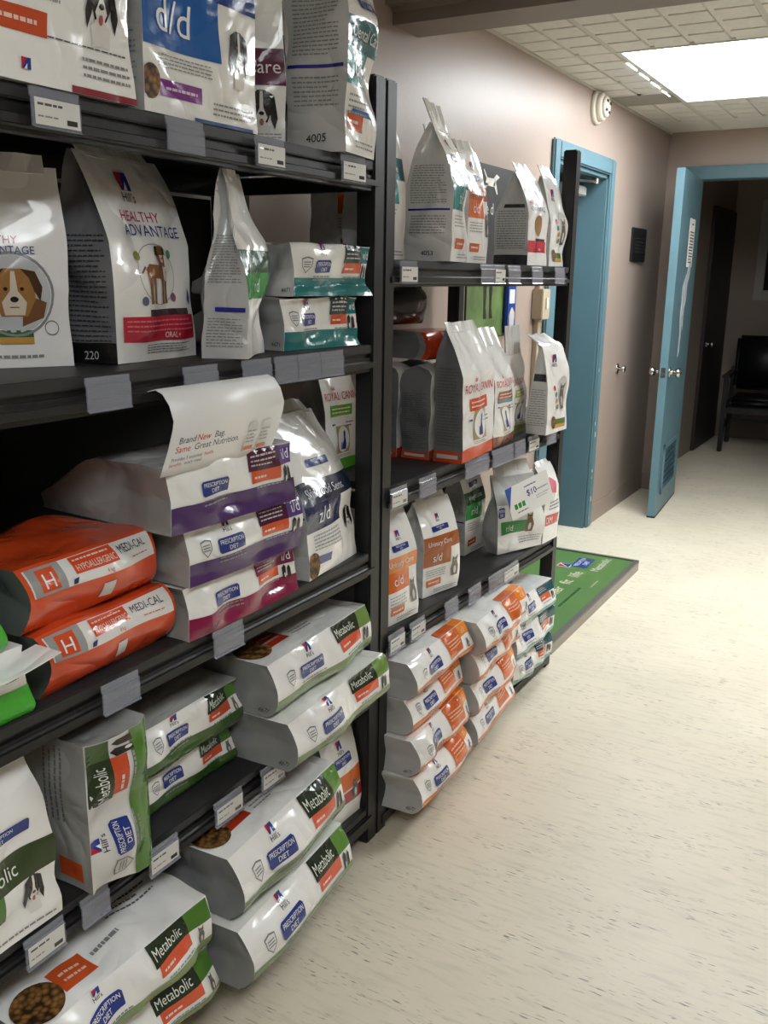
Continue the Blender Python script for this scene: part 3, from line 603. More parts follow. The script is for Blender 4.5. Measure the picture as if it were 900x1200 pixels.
# ================================================================== shelving
XF, XB = -1.090, -1.555
def unit(label, y0, y1, shelves, back):
    t = tag(empty('shelving_unit', (XB, y0, 0)), label, 'shelving', 'black steel shelving units'); W = y1-y0; D = XF-XB
    p = .047
    bm = bmesh.new(); box(bm, 0, .047, 0, .005, 0, 1.868); box(bm, 0, .005, .005, .047, 0, 1.868); me = None; bm.free()
    for fx in (0, 1):
        for fy in (0, 1):
            xa, ya = (D-p if fx else 0), (W-p if fy else 0)
            boxes('post', blk, [(xa, xa+p, ya, ya+p, 0, 1.868)], t, bevel=.004)
    for zs in shelves:
        z, z1 = zs if isinstance(zs, tuple) else (zs, zs)
        was = set(o.name for o in t.children)
        boxes('shelf_board', mat('shelf_board', '2a2a2b', .5, bump=.05, bscale=120, var=.1), [(.004, D-.003, p+.001, W-p-.001, z-.020, z)], t, bevel=.002)
        if z > .3:
            boxes('front_beam', blk, [(D-.036, D+.004, p*.4, W-p*.4, z-.062, z-.030)], t, bevel=.010, seg=3)
            boxes('beam_web', blk, [(D-.034, D-.012, p*.9, W-p*.9, z-.060, z-.004)], t)
            boxes('back_beam', blk, [(0.002, .034, p*.4, W-p*.4, z-.062, z-.022)], t)
            for ya in (p*.3, W-p*.7): boxes('side_beam', blk, [(p, D-p, ya, ya+.02, z-.06, z-.022)], t)
        else:
            boxes('front_beam', blk, [(D-.036, D+.004, p*.4, W-p*.4, max(.012, z-.060), z-.022)], t, bevel=.006)
        if z1 != z:                      # this shelf hangs lower at its far end
            an = math.atan2(z1-z, W)
            for o in t.children:
                if o.name not in was: o.rotation_euler = (an, 0, 0); o.location = (0, z*math.sin(an), z*(1-math.cos(an)))
    if back: boxes('back_panel', mat('back_panel', '161617', .6), [(.0, .003, p+.002, W-p-.002, .1, shelves[0]-.07)], t)
    return t
U1 = (.57, 1.893); U2 = (1.897, 3.222)
S1 = [1.692, 1.297, .800, .445, .105]; S2 = [1.487, .946, (.564, .524), .075]
unit('near black steel shelving unit holding bags on five shelves', *U1, S1, True)
unit('far black steel shelving unit next to the blue door', *U2, S2, False)
# price label holders clipped to the shelf fronts (pixel spans along each shelf front)
clear = mat('clear_plastic', 'a9adba', .15, alpha=.42, coat=.4); card = mat('price_card', 'd9d7d2', .5)
def holder(u0, u1, z, v, hasc, where, grey=False):
    xx = XF+.006; y0 = at_x(u0, v, xx)[1]; y1 = at_x(u1, v, xx)[1]; w = y1-y0
    kind = ('filled' if hasc else 'empty')
    t = tag(empty('price_label_holder', (xx, y0, z)), ('white price card holder on ' if hasc else 'empty clear label holder on ')+where, 'label holder', 'price label holders on the shelf fronts')
    h = .050
    bm = bmesh.new()
    pr = [(.000, -.002), (.004, .0), (.004, -.012), (.007, -.014), (.007, -h), (.010, -h-.003), (.004, -h-.001), (.004, -.014), (.0015, -.012), (.0015, -.004)]
    a = [bm.verts.new((x, 0, q)) for x, q in pr]; b = [bm.verts.new((x, w, q)) for x, q in pr]
    for i in range(len(pr)): j = (i+1) % len(pr); bm.faces.new((a[i], a[j], b[j], b[i]))
    bm.faces.new(a[::-1]); bm.faces.new(b)
    link('clip', mesh_of(bm, 'clip', clear), t)
    if hasc:
        c = boxes('price_card', card, [(.0072, .0079, .004, w-.003, -h+.002, -.014)], t)
        fp = flat_print(t, axes=((.0079, 0, -h), (0, 1, 0), (0, 0, 1), (1, 0, 0)))
        fp.lines('f', .008, .024, w*.6, .033, 1, I('55555a'), .3, int(u0), c, name='lettering'); fp.lines('f', .008, .010, w*.5, .016, 1, I('8a8a8c'), .3, int(u0)+1, c, name='lettering')
        fp.put('price', 'f', quad(w*.68, .006, w*.9, .013), I('3a3a3c'), .3, c)
# rows: (u0, u1, v on the shelf front, card?, words)
for u0, u1, v, c, w in [
    (33, 90, 120, 1, 'the near top shelf below the leftmost bag'), (193, 236, 152, 0, 'the near top shelf below the blue d/d bag'),
    (297, 331, 174, 1, 'the near top shelf left of the teal t/d bag'), (398, 426, 192, 1, 'the near top shelf below the teal t/d bag')]: holder(u0, u1, S1[0]-.002, v, c, w)
for u0, u1, v, c, w in [
    (98, 150, 452, 0, 'the near second shelf below the red-banded oral bag'), (213, 253, 440, 0, 'the near second shelf just above the hanging card'),
    (282, 316, 432, 0, 'the near second shelf below the crumpled green bag'), (320, 346, 427, 0, 'the near second shelf, left one of a joined trio'),
    (347, 373, 423, 0, 'the near second shelf, middle one of a joined trio'), (374, 400, 420, 0, 'the near second shelf, right one of a joined trio')]: holder(u0, u1, S1[1]-.002, v, c, w)
for u0, u1, v, c, w in [(117, 161, 808, 0, 'the near third shelf below the lower orange bag'), (248, 283, 748, 0, 'the near third shelf below the purple stack')]: holder(u0, u1, S1[2]-.002, v, c, w)
for u0, u1, v, c, w in [(25, 74, 1095, 1, 'the near fourth shelf below the standing green dog bag'), (91, 125, 1040, 0, 'the near fourth shelf below the bag stood on end'),
    (171, 207, 992, 1, 'the near fourth shelf right of the bag stood on end'), (249, 282, 938, 1, 'the near fourth shelf below the small lying green bags'), (304, 331, 903, 1, 'the near fourth shelf under the overhanging white bags')]: holder(u0, u1, S1[3]-.002, v, c, w)
for u0, u1, v, c, w in [(467, 487, 318, 1, 'the far top shelf next to the corner post'), (562, 577, 320, 0, 'the far top shelf below the orange cat bag'), (577.5, 590, 320, 1, 'the far top shelf left of the red-banded bag'),
    (594, 608, 321, 0, 'the far top shelf below the grey bag side'), (622, 634, 321, 0, 'the far top shelf below the front of the red-banded bag'), (649, 660, 321, 0, 'the far top shelf below the last cat bag')]: holder(u0, u1, S2[0]-.002, v, c, w)
for u0, u1, v, c, w in [(456, 475, 580, 1, 'the far second shelf next to the corner post'), (490, 509, 566, 0, 'the far second shelf below the grey bag sides'), (544, 571, 540, 0, 'the far second shelf below the orange-based bag'),
    (576, 600, 528, 0, 'the far second shelf below the brown-based bag'), (602, 614, 520, 0, 'the far second shelf right of the brown-based bag'), (618, 630, 514, 1, 'the far second shelf below the leaning cat bag'), (639, 650, 508, 0, 'the far second shelf nearest the blue door')]: holder(u0, u1, S2[1]-.002, v, c, w)
def z3(y): return .563-.030*(y-1.94)
for u0, u1, v, c, w in [(454, 472, 750, 1, 'the far third shelf next to the corner post'), (479, 496, 736, 1, 'the far third shelf below the two urinary bags'), (520, 535, 708, 0, 'the far third shelf right of the brown urinary bag'),
    (548, 562, 686, 0, 'the far third shelf below the green r/d bag'), (572, 588, 668, 0, 'the far third shelf left of a joined pair'), (589, 606, 658, 1, 'the far third shelf below the slumped bag with the card')]:
    holder(u0, u1, z3(at_x((u0+u1)/2, v, XF)[1])-.002, v, c, w)
# ================================================================== bags on the near unit
e = .0008
TEAL, DTEAL, GRN, DGRN, ORG, BRN, PUR, PLUM = '1f8a8c', '17656b', '4d7a2c', '22301f', 'd9531f', 'a85a25', '4a2a66', '8a1546'
g = 'bags on the near top shelf'; z = S1[0]+e
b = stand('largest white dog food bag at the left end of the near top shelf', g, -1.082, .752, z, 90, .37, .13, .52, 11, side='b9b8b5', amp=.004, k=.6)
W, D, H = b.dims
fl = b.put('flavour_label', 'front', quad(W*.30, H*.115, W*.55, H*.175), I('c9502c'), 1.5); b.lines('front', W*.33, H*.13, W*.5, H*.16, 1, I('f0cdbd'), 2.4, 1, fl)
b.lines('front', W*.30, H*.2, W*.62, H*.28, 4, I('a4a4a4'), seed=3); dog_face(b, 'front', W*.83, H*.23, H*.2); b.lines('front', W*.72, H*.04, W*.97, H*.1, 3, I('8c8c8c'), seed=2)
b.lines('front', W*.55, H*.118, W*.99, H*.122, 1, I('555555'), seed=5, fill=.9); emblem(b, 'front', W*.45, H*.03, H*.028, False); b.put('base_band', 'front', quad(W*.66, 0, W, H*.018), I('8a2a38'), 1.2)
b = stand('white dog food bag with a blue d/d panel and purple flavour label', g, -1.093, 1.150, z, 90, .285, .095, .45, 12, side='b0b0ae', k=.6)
W, D, H = b.dims
p = b.put('name_panel', 'front', quad(0, H*.215, W*.62, H*.42), I('1d62b0'), 1.2); b.text('d/d', 'front', W*.10, H*.27, H*.11, I('f5f7fa'), 3, p, maxw=W*.42)
b.put('colour_band', 'front', quad(0, H*.42, W, H*.56), I('24408a'), 1.1); b.lines('front', W*.1, H*.15, W*.55, H*.2, 4, I('9a9a9a'), seed=4)
fl = b.put('flavour_label', 'front', quad(W*.12, H*.06, W*.46, H*.115), I('7d2f86'), 1.5); b.lines('front', W*.16, H*.075, W*.42, H*.1, 1, I('e0c6e4'), 2.4, 1, fl)
b.put('kibble_photo', 'front', ell(W*.05, H*.10, W*.07, W*.09), kibm(), 1.8); dog_face(b, 'front', W*.80, H*.25, H*.21); b.lines('front', W*.56, H*.03, W*.96, H*.085, 3, I('8c8c8c'), seed=2)
b.put('base_band', 'front', quad(W*.4, 0, W*.95, H*.012), I('3f5d93'), 1.3)
b.lines('left', D*.1, H*.1, D*.9, H*.26, 10, I('7f8794'), seed=8)
b = stand('white bag with a dark maroon care band squeezed behind the d/d bag', g, -1.262, 1.438, z, 36, .185, .07, .46, 13, k=.6)
W, D, H = b.dims; c = b.put('colour_band', 'front', quad(0, H*.22, W, H*.36), I('5a1838'), 1.2); b.text('Care', 'front', W*.96, H*.265, H*.052, I('eadfe4'), 3, c, 'r')
dog_face(b, 'front', W*.76, H*.11, H*.2); b.lines('front', W*.4, H*.015, W*.96, H*.04, 2, I('9a9a9a'), seed=3)
b = stand('small teal banded cat bag half hidden behind the big t/d bag', g, -1.31, 1.60, z, 50, .140, .05, .34, 14, side='c9c9c6', k=.5)
rx_front(b, 14, DTEAL, TEAL, 'Dental Care', 't/d', t0=.36, pet='cat', side_lines=False)
b = stand('teal t/d bag with a wide grey side panel at the top shelf corner', g, -1.066, 1.690, z, 99, .155, .132, .43, 15, side='c4c4c2', k=.62, amp=.006)
rx_front(b, 15, DTEAL, TEAL, 'Dental Care', 't/d', t0=.30, bh=.13, ph=.16, pet=None, code='4005')
b.put('blue_label', 'front', quad(b.dims[0]*.2, b.dims[2]*.175, b.dims[0]*.75, b.dims[2]*.2), I('2f6ab3'), 1.6)
# near second shelf
g = 'bags on the near second shelf'; z = S1[1]+e
b = stand('white bag with a round puppy photo at the left of the second shelf', g, -1.322, .900, z, 60, .215, .04, .31, 21, side='bdbdba', k=.55, seal=.02)
W, D, H = b.dims
c = b.put('photo_ring', 'front', ring(W*.60, H*.37, .062, .066, .004), I('8d8f92'), 2); b.put('photo_disc', 'front', ell(W*.60, H*.37, .056, .060), I('c7c9cb'), 1.5, c)
cx, cy = W*.60, H*.37
q = b.put('animal_photo', 'front', fan([(cx-.030, cy+.028), (cx-.012, cy+.040), (cx+.012, cy+.040), (cx+.030, cy+.028), (cx+.033, cy-.006), (cx+.020, cy-.034), (cx-.020, cy-.034), (cx-.033, cy-.006)]), I('a5763f'), 2.4, c)
b.put('animal_body', 'front', fan([(cx+.010, cy-.050), (cx+.044, cy-.036), (cx+.050, cy-.012), (cx+.030, cy-.004), (cx+.012, cy-.03)]), I('7a5230'), 2.2, c)
for sx in (-1, 1):
    b.put('ear', 'front', fan([(cx+sx*.012, cy+.040), (cx+sx*.034, cy+.036), (cx+sx*.044, cy+.012), (cx+sx*.040, cy-.010), (cx+sx*.031, cy+.006), (cx+sx*.024, cy+.026)]), I('4e321d'), 3.2, q)
    b.put('eye', 'front', ell(cx+sx*.0125, cy+.009, .0032, .0028, 8), I('15110f'), 4, q)
b.put('blaze', 'front', fan([(cx-.003, cy+.036), (cx+.003, cy+.036), (cx+.006, cy+.006), (cx+.019, cy-.012), (cx+.015, cy-.032), (cx-.015, cy-.032), (cx-.019, cy-.012), (cx-.006, cy+.006)]), I('e2d3bf'), 3.2, q)
b.put('nose', 'front', ell(cx, cy-.007, .0065, .0045, 10), I('181412'), 4, q); b.put('mouth', 'front', quad(cx-.007, cy-.020, cx+.007, cy-.0185), I('5a4030'), 4, q)
p = b.put('flavour_label', 'front', quad(W*.2, H*.155, W*.72, H*.19), I('2c6b35'), 1.5); b.put('flavour_strip', 'front', quad(W*.2, H*.12, W*.72, H*.155), I('c79a4d'), 1.5)
b.put('seal_mark', 'front', ring(W*.86, H*.2, .012, .012, .0015, 16), I('77797c'), 2); emblem(b, 'front', W*.45, H*.76, H*.08); b.text('HEALTHY', 'front', W*.32, H*.62, H*.038, I('b2354a'), 2); b.text('ADVANTAGE', 'front', W*.32, H*.57, H*.038, I('2c3f86'), 2, maxw=W*.45)
b.lines('front', W*.2, H*.04, W*.8, H*.08, 1, I('8f8f8f'), seed=2)
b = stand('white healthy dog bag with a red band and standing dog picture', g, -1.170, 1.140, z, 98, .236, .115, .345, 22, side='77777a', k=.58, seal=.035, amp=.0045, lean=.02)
W, D, H = b.dims
emblem(b, 'front', W*.42, H*.83, H*.085); b.text('HEALTHY', 'front', W*.24, H*.685, H*.05, I('b2354a'), 2, maxw=W*.5); b.text('ADVANTAGE', 'front', W*.24, H*.615, H*.055, I('2c3f86'), 2, maxw=W*.68)
r_ = b.put('photo_ring', 'front', ring(W*.52, H*.43, .058, .052, .0015), I('9aa2a8'), 1.6); x, y, h = W*.51, H*.425, .085
h = .078
def leg(k, t, w): return fan([(x+k*h-w*h, y+t*h), (x+k*h+w*h, y+t*h), (x+k*h+w*.62*h, y-.30*h), (x+k*h+w*.9*h, y-.62*h), (x+k*h-w*.45*h, y-.62*h), (x+k*h-w*.55*h, y-.30*h)])
q = b.put('animal_photo', 'front', np.concatenate([fan([(x-h*.46, y+h*.12), (x-h*.30, y+h*.24), (x+h*.05, y+h*.22), (x+h*.30, y+h*.30), (x+h*.38, y+h*.08), (x+h*.30, y-h*.12), (x-h*.05, y-h*.06), (x-h*.40, y-h*.08)]), fan([(x+h*.08, y+h*.20), (x+h*.34, y+h*.16), (x+h*.36, y+h*.52), (x+h*.26, y+h*.66), (x+h*.08, y+h*.62), (x+h*.02, y+h*.44)]), fan([(x-h*.44, y+h*.16), (x-h*.60, y+h*.02), (x-h*.63, y+h*.05), (x-h*.46, y+h*.20)]), leg(-.38, .05, .075), leg(-.24, .02, .06), leg(.14, .05, .065), leg(.28, .05, .075)]), I('8a5a33'), 2)
b.put('ear', 'front', fan([(x+h*.02, y+h*.62), (x+h*.10, y+h*.64), (x+h*.08, y+h*.42), (x-h*.02, y+h*.44)]), I('2a211c'), 3, q); b.put('ear', 'front', fan([(x+h*.28, y+h*.66), (x+h*.37, y+h*.60), (x+h*.41, y+h*.44), (x+h*.32, y+h*.46)]), I('2a211c'), 3, q)
b.put('muzzle', 'front', fan([(x+h*.13, y+h*.44), (x+h*.26, y+h*.44), (x+h*.25, y+h*.28), (x+h*.15, y+h*.28)]), I('e7e0d8'), 3, q); b.put('nose', 'front', ell(x+h*.20, y+h*.37, h*.03, h*.022, 8), I('181412'), 4, q); b.put('animal_chest', 'front', fan([(x+h*.16, y+h*.20), (x+h*.32, y+h*.18), (x+h*.30, y-h*.14), (x+h*.18, y-h*.08)]), I('e7e0d8'), 3, q)
for dx, dy, cc in ((-.05, -.045, '5e6d84'), (.045, -.04, '9a5a78'), (.045, .035, '5d8a7d'), (-.052, .03, '8d8f3f')): b.put('round_icon', 'front', ell(W*.52+dx, H*.43+dy, .008, .008, 14), I(cc), 2.6, r_)
p = b.put('flavour_band', 'front', quad(W*.08, H*.10, W*.96, H*.225), I('c41f3a'), 1.3); b.text('ORAL+', 'front', W*.56, H*.115, H*.028, I('f5e9ea'), 2.4, p); b.lines('front', W*.12, H*.145, W*.92, H*.215, 3, I('e0798a'), 2.2, 5, p, fill=.3)
b.put('age_strip', 'front', quad(W*.36, H*.225, W*.88, H*.258), I('3a2730'), 1.6); b.lines('front', W*.34, H*.035, W*.88, H*.09, 4, I('77797c'), seed=9, fill=.35)
b.put('paw_mark', 'front', fan([(W*.9, H*.3), (W*.93, H*.27), (W*.96, H*.31), (W*.93, H*.36)]), I('4c6fb0'), 1.8)
b.lines('left', D*.08, H*.1, D*.92, H*.62, 22, I('3c3c3f'), seed=3, fill=.25); b.put('black_band', 'left', quad(0, 0, D, H*.10), I('161618'), 1.2); b.text('220', 'left', D*.55, H*.02, H*.04, I('b9b9b9'), 2.5, None, 'c', name='batch_code')
b = stand('crumpled silver sided bag with a green r/d panel beside the red-banded bag', g, -1.070, 1.362, z, 116, .16, .085, .335, 23, side='c2c2c0', k=.45, amp=.011, seal=.02, pinch=.8, narrow=.12)
W, D, H = b.dims
b.put('colour_band', 'front', quad(0, H*.46, W, H*.58), I('24512c'), 1.2); p = b.put('name_panel', 'front', quad(0, H*.32, W, H*.46), I('2f9440'), 1.2); b.text('r/d', 'front', W*.42, H*.355, H*.075, I('e8f5e8'), 3, p, 'c', maxw=W*.6)
b.lines('left', D*.1, H*.40, D*.9, H*.66, 18, I('8d8d8c'), seed=5); b.put('blue_rule', 'left', quad(D*.3, H*.25, D*.95, H*.275), I('2a2f8c'), 1.5); b.lines('left', D*.1, H*.06, D*.9, H*.22, 10, I('8d8d8c'), seed=6)
for i, (x, y, zz, th, T, lb) in enumerate([(-1.125, 1.553, z, 84, .105, 'lower white and teal w/d bag lying on the second shelf'), (-1.115, 1.575, z+.108, 82, .105, 'upper white and teal w/d bag lying on the second shelf')]):
    b = lie(lb, g, x, y, zz, th, .258, .30, T, 31+i, side='a9a9a8' if i == 0 else 'cfcfcd', prot=.012, z0=-1, amp=.008)
    rx_lying(b, 31+i, '17797c', .36, '2f4a46', None, 'd65528', '17797c', 'w/d', badge_h=.026, side_code='4671', top_art=bool(i))
# near third shelf
g = 'bags on the near third shelf'; z = S1[2]+e
for i, (y, zz, w, lb) in enumerate([(.628, z, .222, 'lower green-based white bag at the left end of the third shelf'), (.628, z+.112, .185, 'upper green-based white bag at the left end of the third shelf')]):
    b = lie(lb, g, -1.085, y, zz, 90, w, .3, .11, 41+i, side='c9c9c6', prot=.015, z0=-.6, amp=.006)
    W, D, T = b.dims; b.put('colour_band', 'front', quad(0, 0, W, T*.48), I('3fae2a'), 1.2); b.lines('front', W*.45, T*.58, W*.92, T*.82, 3, I('3b3b3b'), seed=4+i)
    if i == 0:
        V = []; n = 8
        for k in range(n+1):
            for q in (0, 1): V.append((-.11+.24*k/n, -.045*q+.01-.01*k/n*q, .107-.012*math.sin(3*k/n)-.010*q*(1-k/n)))
        f = [(2*k, 2*k+1, 2*k+3, 2*k+2) for k in range(n)]
        me = bpy.data.meshes.new('loose_flap'); me.from_pydata(V, [], f); me.materials.append(film(WHITE)); o = link('loose_flap', me, b.o); o.modifiers.new('s', 'SOLIDIFY').thickness = .0015
orr = 'd64d22'
for i, (x, y, zz, lb) in enumerate([(-1.085, .888, z, 'lower orange dog food bag with a white stripe on the third shelf'), (-1.10, .873, z+.108, 'upper orange dog food bag with a white stripe on the third shelf')]):
    b = lie(lb, g, x, y, zz, 93, .295, .30, .103, 51+i, front=orr, side='5c655f', top=orr, prot=.035, z0=.15, amp=.004, bulge=.05, taper=.6)
    W, D, T = b.dims; f = 'front'
    wb = b.put('white_stripe', f, quad(W*.03, T*.60, W*.97, T*.96), I('e6e4e0'), 1.2); sq = b.put('silver_square', f, quad(W*.04, T*.60, W*.26, T*.96), I('9c9c9a'), 2, wb)
    hb = b.put('letter_box', f, quad(W*.09, T*.64, W*.21, T*.93), I(orr), 2.6, wb); b.text('H', f, W*.15, T*.68, T*.19, I('eeeceb'), 3.6, hb, 'c', wx=1.2)
    nb = b.put('name_box', f, quad(W*.33, T*.74, W*.64, T*.95), I(orr), 2, wb); b.text('HYPOALLERGENIC', f, W*.345, T*.77, T*.08, I('f2d5c8'), 3, nb, maxw=W*.28); b.lines(f, W*.345, T*.88, W*.6, T*.93, 1, I('f2d5c8'), 3, 4, nb)
    b.text('4 kg', f, W*.52, T*.635, T*.06, I(orr), 3, wb); b.put('dog_mark', f, fan([(W*.29, T*.62), (W*.32, T*.62), (W*.335, T*.70), (W*.30, T*.69)]), I('27366f'), 3, wb)
    b.text('MEDI-CAL', f, W*.67, T*.80, T*.105, I('3d3f55'), 3, wb, maxw=W*.27); b.lines(f, W*.74, T*.69, W*.9, T*.73, 1, I('c0552f'), 3, 6, wb)
    b.put('blank_sticker', f, quad(W*.50, T*.22, W*.585, T*.47), I('dcdad6'), 1.6)
for i, (x, y, zz, th, T, w, band, panel, lb) in enumerate([
        (-1.078, 1.188, z, 90, .098, .345, PLUM, '7a1a46', 'lowest bag of the three-high stack, with a crimson base band'),
        (-1.078, 1.195, z+.100, 89, .105, .335, PUR, '4b1638', 'middle purple-banded bag of the three-high stack'),
        (-1.075, 1.150, z+.208, 87, .118, .345, PUR, '4b1638', 'top purple-banded bag of the stack, under the hanging card')]):
    b = lie(lb, g, x, y, zz, th, w, .34, T, 61+i, side='9b9895', prot=.014, z0=-1, amp=.006)
    rx_lying(b, 61+i, band, .40, panel, None, 'd8572a', '5a3a86' if i else '7a1a46', 'i/d', badge_h=.028, side_code=False, top_art=False, logo=(i == 1))
b = stand('tall white bag with a navy z/d panel beside the purple stack', g, -1.088, 1.585, z, 97, .245, .10, .345, 71, side='b5b5b4', k=.45, seal=.03, lean=.07, amp=.005)
W, D, H = b.dims
badge(b, 'front', W*.52, H*.70, W*.34, H*.05); c = b.put('colour_band', 'front', quad(0, H*.47, W, H*.60), I('1d2a42'), 1.2); b.text('Skin/Food Sens.', 'front', W*.12, H*.505, H*.052, I('d8dde6'), 3, c, maxw=W*.82)
p = b.put('name_panel', 'front', quad(0, H*.30, W*.70, H*.47), I('1b2754'), 1.4); b.text('z/d', 'front', W*.33, H*.345, H*.095, I('eef0f5'), 3.2, p, 'c'); b.lines('front', W*.12, H*.17, W*.62, H*.28, 5, I('a0a0a0'), seed=2)
fl = b.put('flavour_label', 'front', quad(W*.2, H*.07, W*.42, H*.13), I('25418f'), 1.5); b.put('kibble_photo', 'front', ell(W*.1, H*.08, .028, .03), kibm(), 1.7); dog_face(b, 'front', W*.88, H*.27, H*.2)
b.put('blue_rule', 'left', quad(D*.05, H*.40, D*.98, H*.415), I('2a2f8c'), 1.5); b.lines('left', D*.1, H*.43, D*.9, H*.66, 14, I('8d8d8c'), seed=5)
# hanging card
yl, yr = 1.128, 1.432
prof = [(-1.125, 1.238), (-1.10, 1.258), (-1.078, 1.264), (-1.062, 1.258), (-1.048, 1.240), (-1.040, 1.215), (-1.043, 1.200), (-1.055, 1.165), (-1.068, 1.135), (-1.076, 1.117)]
bm = bmesh.new()
A = [bm.verts.new((x, yl, z_)) for x, z_ in prof]; B_ = [bm.verts.new((x, yr, z_)) for x, z_ in prof]
for i in range(len(prof)-1): bm.faces.new((A[i], A[i+1], B_[i+1], B_[i]))
me = mesh_of(bm, 'hanging_card', mat('card_white', 'f1f0ee', .35), smooth=True)
hc = link('hanging_card', me); md = hc.modifiers.new('thick', 'SOLIDIFY'); md.thickness = .0014; md.offset = 0
tag(hc, 'curled white promotional card hanging over the purple-banded bags', 'card')
hx, hz = prof[-1][0]-prof[6][0], prof[-1][1]-prof[6][1]; hl = math.hypot(hx, hz); up = (-hx/hl, 0, -hz/hl); nr = (-hz/hl, 0, hx/hl)
fp = flat_print(hc, axes=((prof[-1][0]+nr[0]*.0015, yl, prof[-1][1]+nr[2]*.0015), (0, 1, 0), up, nr))
for s, x, y, c in (('Brand', .022, .061, '55565a'), ('New', .068, .061, 'd2452a'), ('Bag.', .113, .061, '55565a'), ('Same', .018, .044, 'd2452a'), ('Great Nutrition.', .066, .044, '55565a')): fp.text(s, 'f', x, y, .0125, I(c), 1.5)
for s, x, y, c in (('Provides 5 essential', .014, .028, '6a6b6f'), ('health', .098, .028, 'd2452a'), ('benefits', .012, .018, 'd2452a'), ('every meal', .050, .018, '6a6b6f')): fp.text(s, 'f', x, y, .0068, I(c), 1.5)
for x in (.205, .245):
    q = fp.put('bag_picture', 'f', fan([(x, .015), (x+.032, .015), (x+.032, .070), (x+.022, .078), (x+.004, .076)]), I('d9d8d5'), 1); fp.put('bag_picture_base', 'f', quad(x+.003, .018, x+.029, .026), I('d2553a'), 2, q); fp.lines('f', x+.004, .032, x+.028, .062, 4, I('9a9a9a'), 2, 3, q)
# near fourth shelf
g = 'bags on the near fourth shelf'; z = S1[3]+e
b = stand('white standing dog bag with a dark green band at the left of the fourth shelf', g, -1.083, .633, z, 91, .238, .11, .285, 81, side='d5d4d1', k=.45, seal=.02, amp=.006)
W, D, H = b.dims
badge(b, 'front', W*.60, H*.62, W*.5, H*.075); c = b.put('colour_band', 'front', quad(0, H*.33, W, H*.50), I('31421f'), 1.2); b.text('Metabolic', 'front', W*.70, H*.38, H*.075, I('e4e8dc'), 3, c, 'r', maxw=W*.66)
b.put('green_panel', 'front', quad(0, H*.18, W*.55, H*.33), I(GRN), 1.3); dog_face(b, 'front', W*.80, H*.22, H*.24); b.lines('front', W*.2, H*.03, W*.95, H*.06, 1, I('8a8a8a'), seed=2)
ang = R(90)
b = lie('green-edged white bag stood on end next to the standing dog bag', g, 0, 0, 0, 0, .275, .30, .135, 82, front='dcdbd8', side='b5b5b2', prot=.018, z0=-.6, amp=.006, top='9d9d99', bulge=.02)
rx_lying(b, 82, GRN, .40, '2c3a22', 'Metabolic', 'd0512a', '3f5a2a', None, side_code=False, top_art=False, badge_h=.034)
b.put('flavour_label', 'top', quad(b.dims[0]*.06, .02, b.dims[0]*.2, .075), I('cc5527'), 1.5); b.lines('top', b.dims[0]*.45, .05, b.dims[0]*.95, .10, 4, I('6f6f6c'), seed=4)
b.o.matrix_world = Matrix.Translation((-1.048, .918+.135, z+.275/2)) @ Matrix.Rotation(R(90), 4, 'X') @ Matrix.Rotation(R(90), 4, 'Z')
for i, (x, y, zz, w, T, lb) in enumerate([(-1.145, 1.118, z, .275, .086, 'lower small white and green bag lying behind the bag stood on end'), (-1.13, 1.110, z+.089, .300, .098, 'upper small white and green bag lying behind the bag stood on end')]):
    b = lie(lb, g, x, y, zz, 91, w, .28, T, 91+i, side='9a9b99', prot=.014, z0=-.7, amp=.007, top='b9b9b5')
    rx_lying(b, 91+i, '3a5a25', .36, '25301f', 'Metabolic', 'd0512a', GRN, None, pets='cat', badge_h=.026, side_code=False, top_art=False)
for i, (x, y, zz, th, T, lb) in enumerate([(-.995, 1.412, z, 93, .108, 'lower large white and green bag jutting out of the fourth shelf'), (-1.045, 1.412, z+.111, 93, .115, 'upper large white and green bag jutting out of the fourth shelf')]):
    b = lie(lb, g, x, y, zz, th, .425, .44, T, 101+i, side='8d8e8d', prot=.030, z0=-.45, amp=.004)
    rx_lying(b, 101+i, '7d9160', .34, DGRN, 'Metabolic', 'dc5a38', '6f9143', None, side_code='4671', top_art=bool(i), badge_h=.030)
# near bottom shelf
g = 'bags on the near bottom shelf'; z = S1[4]+e
for i, (x, y, zz, th, T, lb) in enumerate([(-1.0, .755, z, 90, .102, 'lower of two large green-cornered bags at the left of the bottom shelf'), (-1.0, .750, z+.106, 90, .105, 'upper of two large green-cornered bags, kibble picture on its top')]):
    b = lie(lb, g, x, y, zz, th, .395, .42, T, 111+i, side='8d8e8d', prot=.03, z0=-.45, amp=.006, bulge=.12*i)
    rx_lying(b, 111+i, '7d9160', .34, DGRN, 'Metabolic', 'dc5a38', GRN, None, top_art=False, badge_h=.030, pets='cat')
    if i:
        W, D, T = b.dims; fl = b.put('flavour_label', 'top', quad(W*.24, D*.07, W*.42, D*.20), I('cc5527'), 1.5); b.lines('top', W*.27, D*.10, W*.39, D*.17, 2, I('eec2ab'), 2.4, 3, fl)
        b.put('kibble_photo', 'top', ell(W*.13, D*.12, .045, .045), kibm(), 1.8); b.lines('top', W*.62, D*.22, W*.92, D*.34, 4, I('6f7072'), seed=4); b.lines('top', W*.45, D*.12, W*.6, D*.18, 1, I('8f8f8f'), seed=4)
for i, (x, y, zz, th, T, lb) in enumerate([(-.935, 1.182, z, 94, .128, 'lower large white and green bag jutting out over the floor'), (-.970, 1.200, z+.131, 94, .132, 'upper large white and green bag jutting out over the floor')]):
    b = lie(lb, g, x, y, zz, th, .415, .46, T, 121+i, side='8d8e8d', prot=.045, z0=-.35, amp=.004)
    rx_lying(b, 121+i, '6f8656', .37, DGRN, 'Metabolic', 'dc5a38', '5c8a38', None, side_code=False, top_art=bool(i), badge_h=.038)
